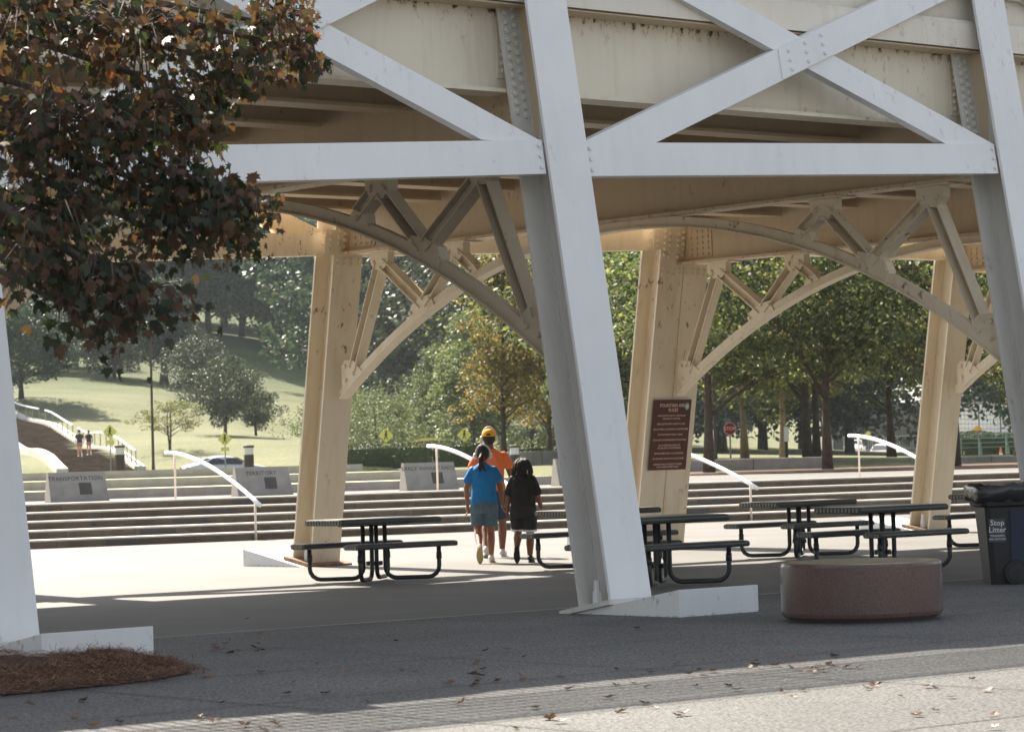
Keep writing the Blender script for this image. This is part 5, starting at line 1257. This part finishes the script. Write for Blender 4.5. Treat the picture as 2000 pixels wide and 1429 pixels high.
    for s in 'lr':
        sh, el = g['sh_' + s], g['el_' + s]; e = sh.lerp(el, sleeve); sh = sh + Vector(((.03 if s == 'l' else -.03) * k, 0, -.045 * k)); m2.capsule(sh, e, .066 * k * b, .064 * k * b, 16)
        for f_ in (.45, .75): m2.capsule(sh.lerp(el, sleeve * f_) + Vector((0, -.02, 0)), sh.lerp(el, sleeve * (f_ + .12)) + Vector((0, -.025, 0)), .052 * k * b, .05 * k * b, 10)
    # folds across the back
    rg = random.Random(int(k * 1000))
    for i in range(7):
        x0 = rg.uniform(-.12, .12) * k; z0 = zh + tl * rg.uniform(.25, .85); m2.capsule((c2 + x0, -.112 * k * b, z0), (c2 + x0 * .4 + rg.uniform(-.09, .09) * k, -.108 * k * b, z0 - rg.uniform(.06, .16) * k), .021 * k, .014 * k, 8)
    sh_o = remesh(m2, 'shirt', shirt, o, voxel, 3, .5)
    # shorts
    m3 = MB()
    torso_rings(m3, [(zh - .12 * k, cx, -.015, .15 * k * b, .128 * k * b), (zh - .03 * k, cx, -.02, .172 * k * b, .146 * k * b), (zh + .08 * k, cx, -.01, .166 * k * b, .124 * k * b), (zh + .16 * k, cx, -.005, .15 * k * b, .115 * k * b)])
    trim = MB()
    for s in 'lr':
        h, kn = g['hip_' + s], g['knee_' + s]; e = h.lerp(kn, short_len); d = (e - h).normalized()
        n = 5; pts_ = [h.lerp(e, i / n) for i in range(n + 1)]; m3.tube(pts_, [(.105 - .012 * i / n) * k * b for i in range(n + 1)], 18)
        if shorts_trim: trim.tube([e - d * .022, e + d * .006], [.0965 * k * b] * 2, 18)
    so_ = remesh(m3, 'shorts', shorts, o, voxel, 3, .5)
    if shorts_trim: trim.build('shorts_trim', shorts_trim, o)
    # shoes
    for s in 'lr':
        m4 = MB(); an, he, to = g['ank_' + s], g['heel_' + s], g['toe_' + s]; d = (to - he).normalized(); upv_ = (an - he); upv_ = (upv_ - d * upv_.dot(d)).normalized()
        m4.capsule(he + upv_ * .012 * k, he.lerp(to, .55) + upv_ * .004 * k, .040 * k, .043 * k, 14); m4.capsule(he.lerp(to, .5), to, .044 * k, .036 * k, 14); m4.capsule(he + upv_ * .01, an + (he - an) * .25, .038 * k, .042 * k, 12)
        sh1 = remesh(m4, 'shoe', shoe, o, voxel, 2, .4)
        m5 = MB(); side = d.cross(upv_); pr = []
        for i in range(20):
            a = 2 * math.pi * i / 20; u = math.cos(a); w_ = math.sin(a); ln = (to - he).length / 2 + .042 * k; wd = (.041 + .006 * u) * k * (1 - .12 * math.cos(2 * a + .6))
            pr.append(he.lerp(to, .5) + d * u * ln + side * w_ * wd - upv_ * .048 * k)
        m5.prism(pr, upv_ * .022 * k); m5.build('sole', sole, sh1)
    if face:
        for s in (-1, 1):
            m6 = MB(); m6.ell(hd + Vector((s * .031, .086, .012)) * k, (.013 * k, .008 * k, .008 * k), 10); m6.build('eye', M_SW, body)
    return o, g
def joints(H, stance, arms, sh=.19, hip=.085, headx=0):
    J = dict(head=(headx, .01, H - .115), sh_l=(-sh, 0, H * .815), sh_r=(sh, 0, H * .815), hip_l=(-hip, 0, H * .50), hip_r=(hip, 0, H * .50)); J.update(stance); J.update(arms); return J
# walking stance: planted foot + trailing foot on its toe, sole towards the camera
def stance(H, plant, hip=.085, back=.30, bx=0.0, step=.06):
    t = 'l' if plant == 'r' else 'r'; sp_ = 1 if plant == 'r' else -1; S = H / 1.62
    return {'knee_' + plant: (sp_ * hip * 1.0, .05 * S, H * .27), 'ank_' + plant: (sp_ * hip * .9, step - .05, .085 * S), 'heel_' + plant: (sp_ * hip * .9, step - .08, .052), 'toe_' + plant: (sp_ * (hip * .9 + .02), step + .10 * S, .045),
            'knee_' + t: (-sp_ * hip * 1.05, .09 * S, H * .285), 'ank_' + t: (-sp_ * hip * 1.1 + bx, -back * S, H * .145), 'heel_' + t: (-sp_ * hip * 1.12 + bx, -back * S - .025, H * .13), 'toe_' + t: (-sp_ * hip * 1.1 + bx, -back * S + .015, .05)}
SK1, SK2 = skin('brown_skin', (.30, .125, .065)), skin('deep_brown_skin', (.20, .085, .045))
HAIR = simple('black_hair', (.012, .010, .010), .6, .3, 30, .8, 80)
WSH = simple('white_shoe', (.72, .70, .66), .6, .04); GUM = simple('tan_sole', (.55, .40, .17), .7, .1); BSOLE = simple('black_sole', (.03, .03, .03), .7)
# girl in blue
H = 1.59
J = joints(H, stance(H, 'r', back=.30, bx=.0), dict(el_l=(-.235, -.02, 1.03), wr_l=(-.225, .03, .80), el_r=(.225, -.01, 1.04), wr_r=(.255, .05, .81)), sh=.17)
girl, g = person((-.43, 39.4, 0), R(4), 'girl in bright blue T-shirt and grey denim shorts walking away, wearing white headphones', J, 1.03, SK1, simple('blue_cotton', (.012, .20, .50), .85, .08, 14, .1), simple('denim_grey_blue', (.10, .15, .19), .9, .15, 18, .2), WSH, GUM, -.05, .80, .62, bulk=.99)
k = 1.0
def hair_cap(o, hd, sc, ext=None):
    mb = MB(); mb.ell(hd + Vector((0, -.012, .012)) * sc, (.085 * sc, .100 * sc, .112 * sc), 20)
    if ext: ext(mb)
    ob = remesh(mb, 'hair', HAIR, o, .006, 1, .4); return ob
def pony(mb):
    hd = g['head']; mb.capsule(hd + Vector((-.01, -.105, .0)), hd + Vector((-.03, -.145, -.07)), .035, .045, 12); mb.capsule(hd + Vector((-.03, -.145, -.06)), hd + Vector((-.045, -.13, -.18)), .045, .02, 12)
    for i in range(6): mb.capsule(hd + Vector((-.03 + .02 * math.sin(i * 2), -.14, -.1)), hd + Vector((-.09 + .025 * i, -.135, -.22 - .01 * (i % 3))), .014, .006, 8)
hair_cap(girl, g['head'], 1.0, pony)
mb = MB(); hd = g['head']
for i in range(5): mb.capsule(hd + Vector((-.03 + .012 * i, -.16, -.02 - .012 * i)), hd + Vector((-.075 + .012 * i, -.165, -.11 + .01 * i)), .012, .008, 8)
remesh(mb, 'red_hair_tie', simple('red_cloth', (.45, .02, .03), .8), girl, .006, 1)
def headphones(o, hd, mat, tilt=0, r=.118):
    mb = MB(); mb.tube([hd + Vector((math.cos(a) * .098, math.sin(tilt) * math.sin(a) * .1 - .01, math.sin(a) * (r + .012))) for a in np.linspace(-.25, math.pi + .25, 20)], .011, 8); b_ = mb.build('headphone_band', mat, o, smooth=True)
    for s in (-1, 1):
        mb = MB(); c = hd + Vector((s * .10, -.01, -.022)); mb.tube([c - Vector((s * .018, 0, 0)), c, c + Vector((s * .02, 0, 0)), c + Vector((s * .028, 0, 0))], [.038, .042, .038, .02], 16); mb.build('ear_cup', mat, o, smooth=True)
headphones(girl, g['head'], simple('white_headphone', (.66, .68, .68), .35), -.35)
# man in orange
H = 1.83
st_ = stance(H, 'r', hip=.14, back=.12, bx=.0, step=.10); st_['ank_l'] = (-.09, -.30, .14); st_['heel_l'] = (-.09, -.33, .10); st_['toe_l'] = (-.085, -.15, .045); st_['knee_l'] = (-.09, .02, .50)
J = joints(H, st_, dict(el_l=(-.30, -.02, 1.16), wr_l=(-.28, .06, .90), el_r=(.285, -.02, 1.17), wr_r=(.30, .06, .93)), sh=.215, hip=.095, headx=-.02)
man, g = person((-.34, 41.6, 0), R(-2), 'man in orange T-shirt, yellow cap and navy shorts behind the girl in blue', J, 1.13, SK2, simple('orange_cotton', (.72, .17, .05), .85, .07, 14, .1), simple('navy_cotton', (.03, .045, .09), .9, .15), WSH, WSH, .0, .86, .55)
hair_cap(man, g['head'] - Z * .01, 1.1)
mb = MB(); hd = g['head']; vs = []
rings = [[hd + Vector((math.cos(a) * .094 * s, math.sin(a) * .114 * s - .008, z)) for a in [2 * math.pi * i / 24 for i in range(24)]] for z, s in ((.018, 1.03), (.055, 1.03), (.085, .95), (.112, .72), (.128, .35), (.131, .05))]
mb.loft(rings); M_CAP = simple('yellow_cap', (.80, .38, .02), .8, .05); cp2 = mb.build('cap', M_CAP, man, smooth=True)
mb = MB(); mb.prism([hd + Vector((-.03 + .03 * 0 + .075 * math.cos(a), .11 + .08 * math.sin(a), .02)) for a in np.linspace(0, math.pi, 12)], Z * .008); mb.build('cap_brim', M_CAP, cp2)
mb = MB(); mb.prism([hd + Vector((.035 * math.cos(a), -.132, .03 + .03 * math.sin(a))) for a in np.linspace(0, math.pi, 12)], Vector((0, .006, 0))); mb.build('strap_gap', HAIR, cp2)
headphones(man, hd + Z * .01, simple('cream_headphone', (.62, .60, .52), .4), 0, .132)
# boy in black
H = 1.42
J = joints(H, stance(H, 'r', hip=.08, back=.28, bx=.0), dict(el_l=(-.20, -.02, .90), wr_l=(-.215, .03, .70), el_r=(.20, -.02, .90), wr_r=(.245, .05, .72)), sh=.15)
boy, g = person((.10, 39.1, 0), R(-3), 'boy with dreadlocks in long black T-shirt and black shorts, right of the group', J, .93, SK2, simple('black_cotton', (.018, .018, .018), .9, .2, 14, .1), simple('black_shorts', (.022, .022, .024), .85, .2), simple('black_shoe', (.025, .025, .027), .6), BSOLE, -.22, .86, .80, bulk=1.08, shorts_trim=simple('white_trim', (.7, .68, .66), .8))
def locs(mb):
    rg = random.Random(2); hd = g['head']
    for i in range(70):
        a = rg.uniform(0, 2 * math.pi); el = rg.uniform(.1, 1.3); s0 = hd + Vector((math.cos(a) * .075 * math.cos(el), math.sin(a) * .09 * math.cos(el) - .01, .10 * math.sin(el) + .01))
        o1 = hd + Vector((math.cos(a) * .108, math.sin(a) * .115 - .01, .03)); L = rg.uniform(.12, .21)
        if math.sin(a) > .6: continue
        e = o1 + Vector((math.cos(a) * rg.uniform(0, .04), math.sin(a) * .02, -L)); m_ = o1.lerp(e, .5) + Vector((rg.uniform(-.012, .012), rg.uniform(-.012, .012), 0)); mb.tube([s0, s0.lerp(o1, .6) + Z * .012, o1, m_, e], [.012, .013, .012, .010, .006], 7)
hair_cap(boy, g['head'] - Z * .008, .95)
mb = MB(); locs(mb); mb.build('dreadlocks', HAIR, boy, smooth=True)
# two distant walkers on the stairs
for (px, py, D, lab, sc, w) in ((156, 906, 186, 'distant person in dark top on the hillside stairs, left of the pair', 1.78, .05), (174, 903, 187, 'distant person in dark top on the hillside stairs, right of the pair', 1.62, 0)):
    p = atx(px, D); H = sc
    J = joints(H, stance(H, 'l', back=.14), dict(el_l=(-.25, 0, H * .64), wr_l=(-.24, .05, H * .50), el_r=(.25, 0, H * .64), wr_r=(.24, .05, H * .50)), sh=.17 + w)
    pp, g = person(p + Z * .12, R(20), lab, J, H / 1.62, skin('light_skin', (.50, .29, .20)), simple('charcoal_top', (.03, .035, .045), .9), simple('pink_shorts', (.36, .20, .17), .9), WSH, WSH, .05, .45, .45, voxel=.02, group='walkers on the hillside stairs', face=False)
    hair_cap(pp, g['head'], 1.0)

# ------------------------------------------------------------------ air
hz_ = MB(); hz_.aabb(-420, 420, -40, 560, -4.5, 62)
M_HAZE = bpy.data.materials.new('pale_air'); M_HAZE.use_nodes = True; ht = M_HAZE.node_tree; ht.nodes.remove(ht.nodes['Principled BSDF'])
pv = ht.nodes.new('ShaderNodeVolumePrincipled'); pv.inputs['Density'].default_value = .00011; pv.inputs['Color'].default_value = (.80, .90, .95, 1); pv.inputs['Anisotropy'].default_value = .2
ht.links.new(pv.outputs[0], ht.nodes['Material Output'].inputs['Volume'])
USE_HAZE = True
if USE_HAZE: tag(hz_.build('haze', M_HAZE), 'thin pale air that fades the far hill', None, None, 'stuff')
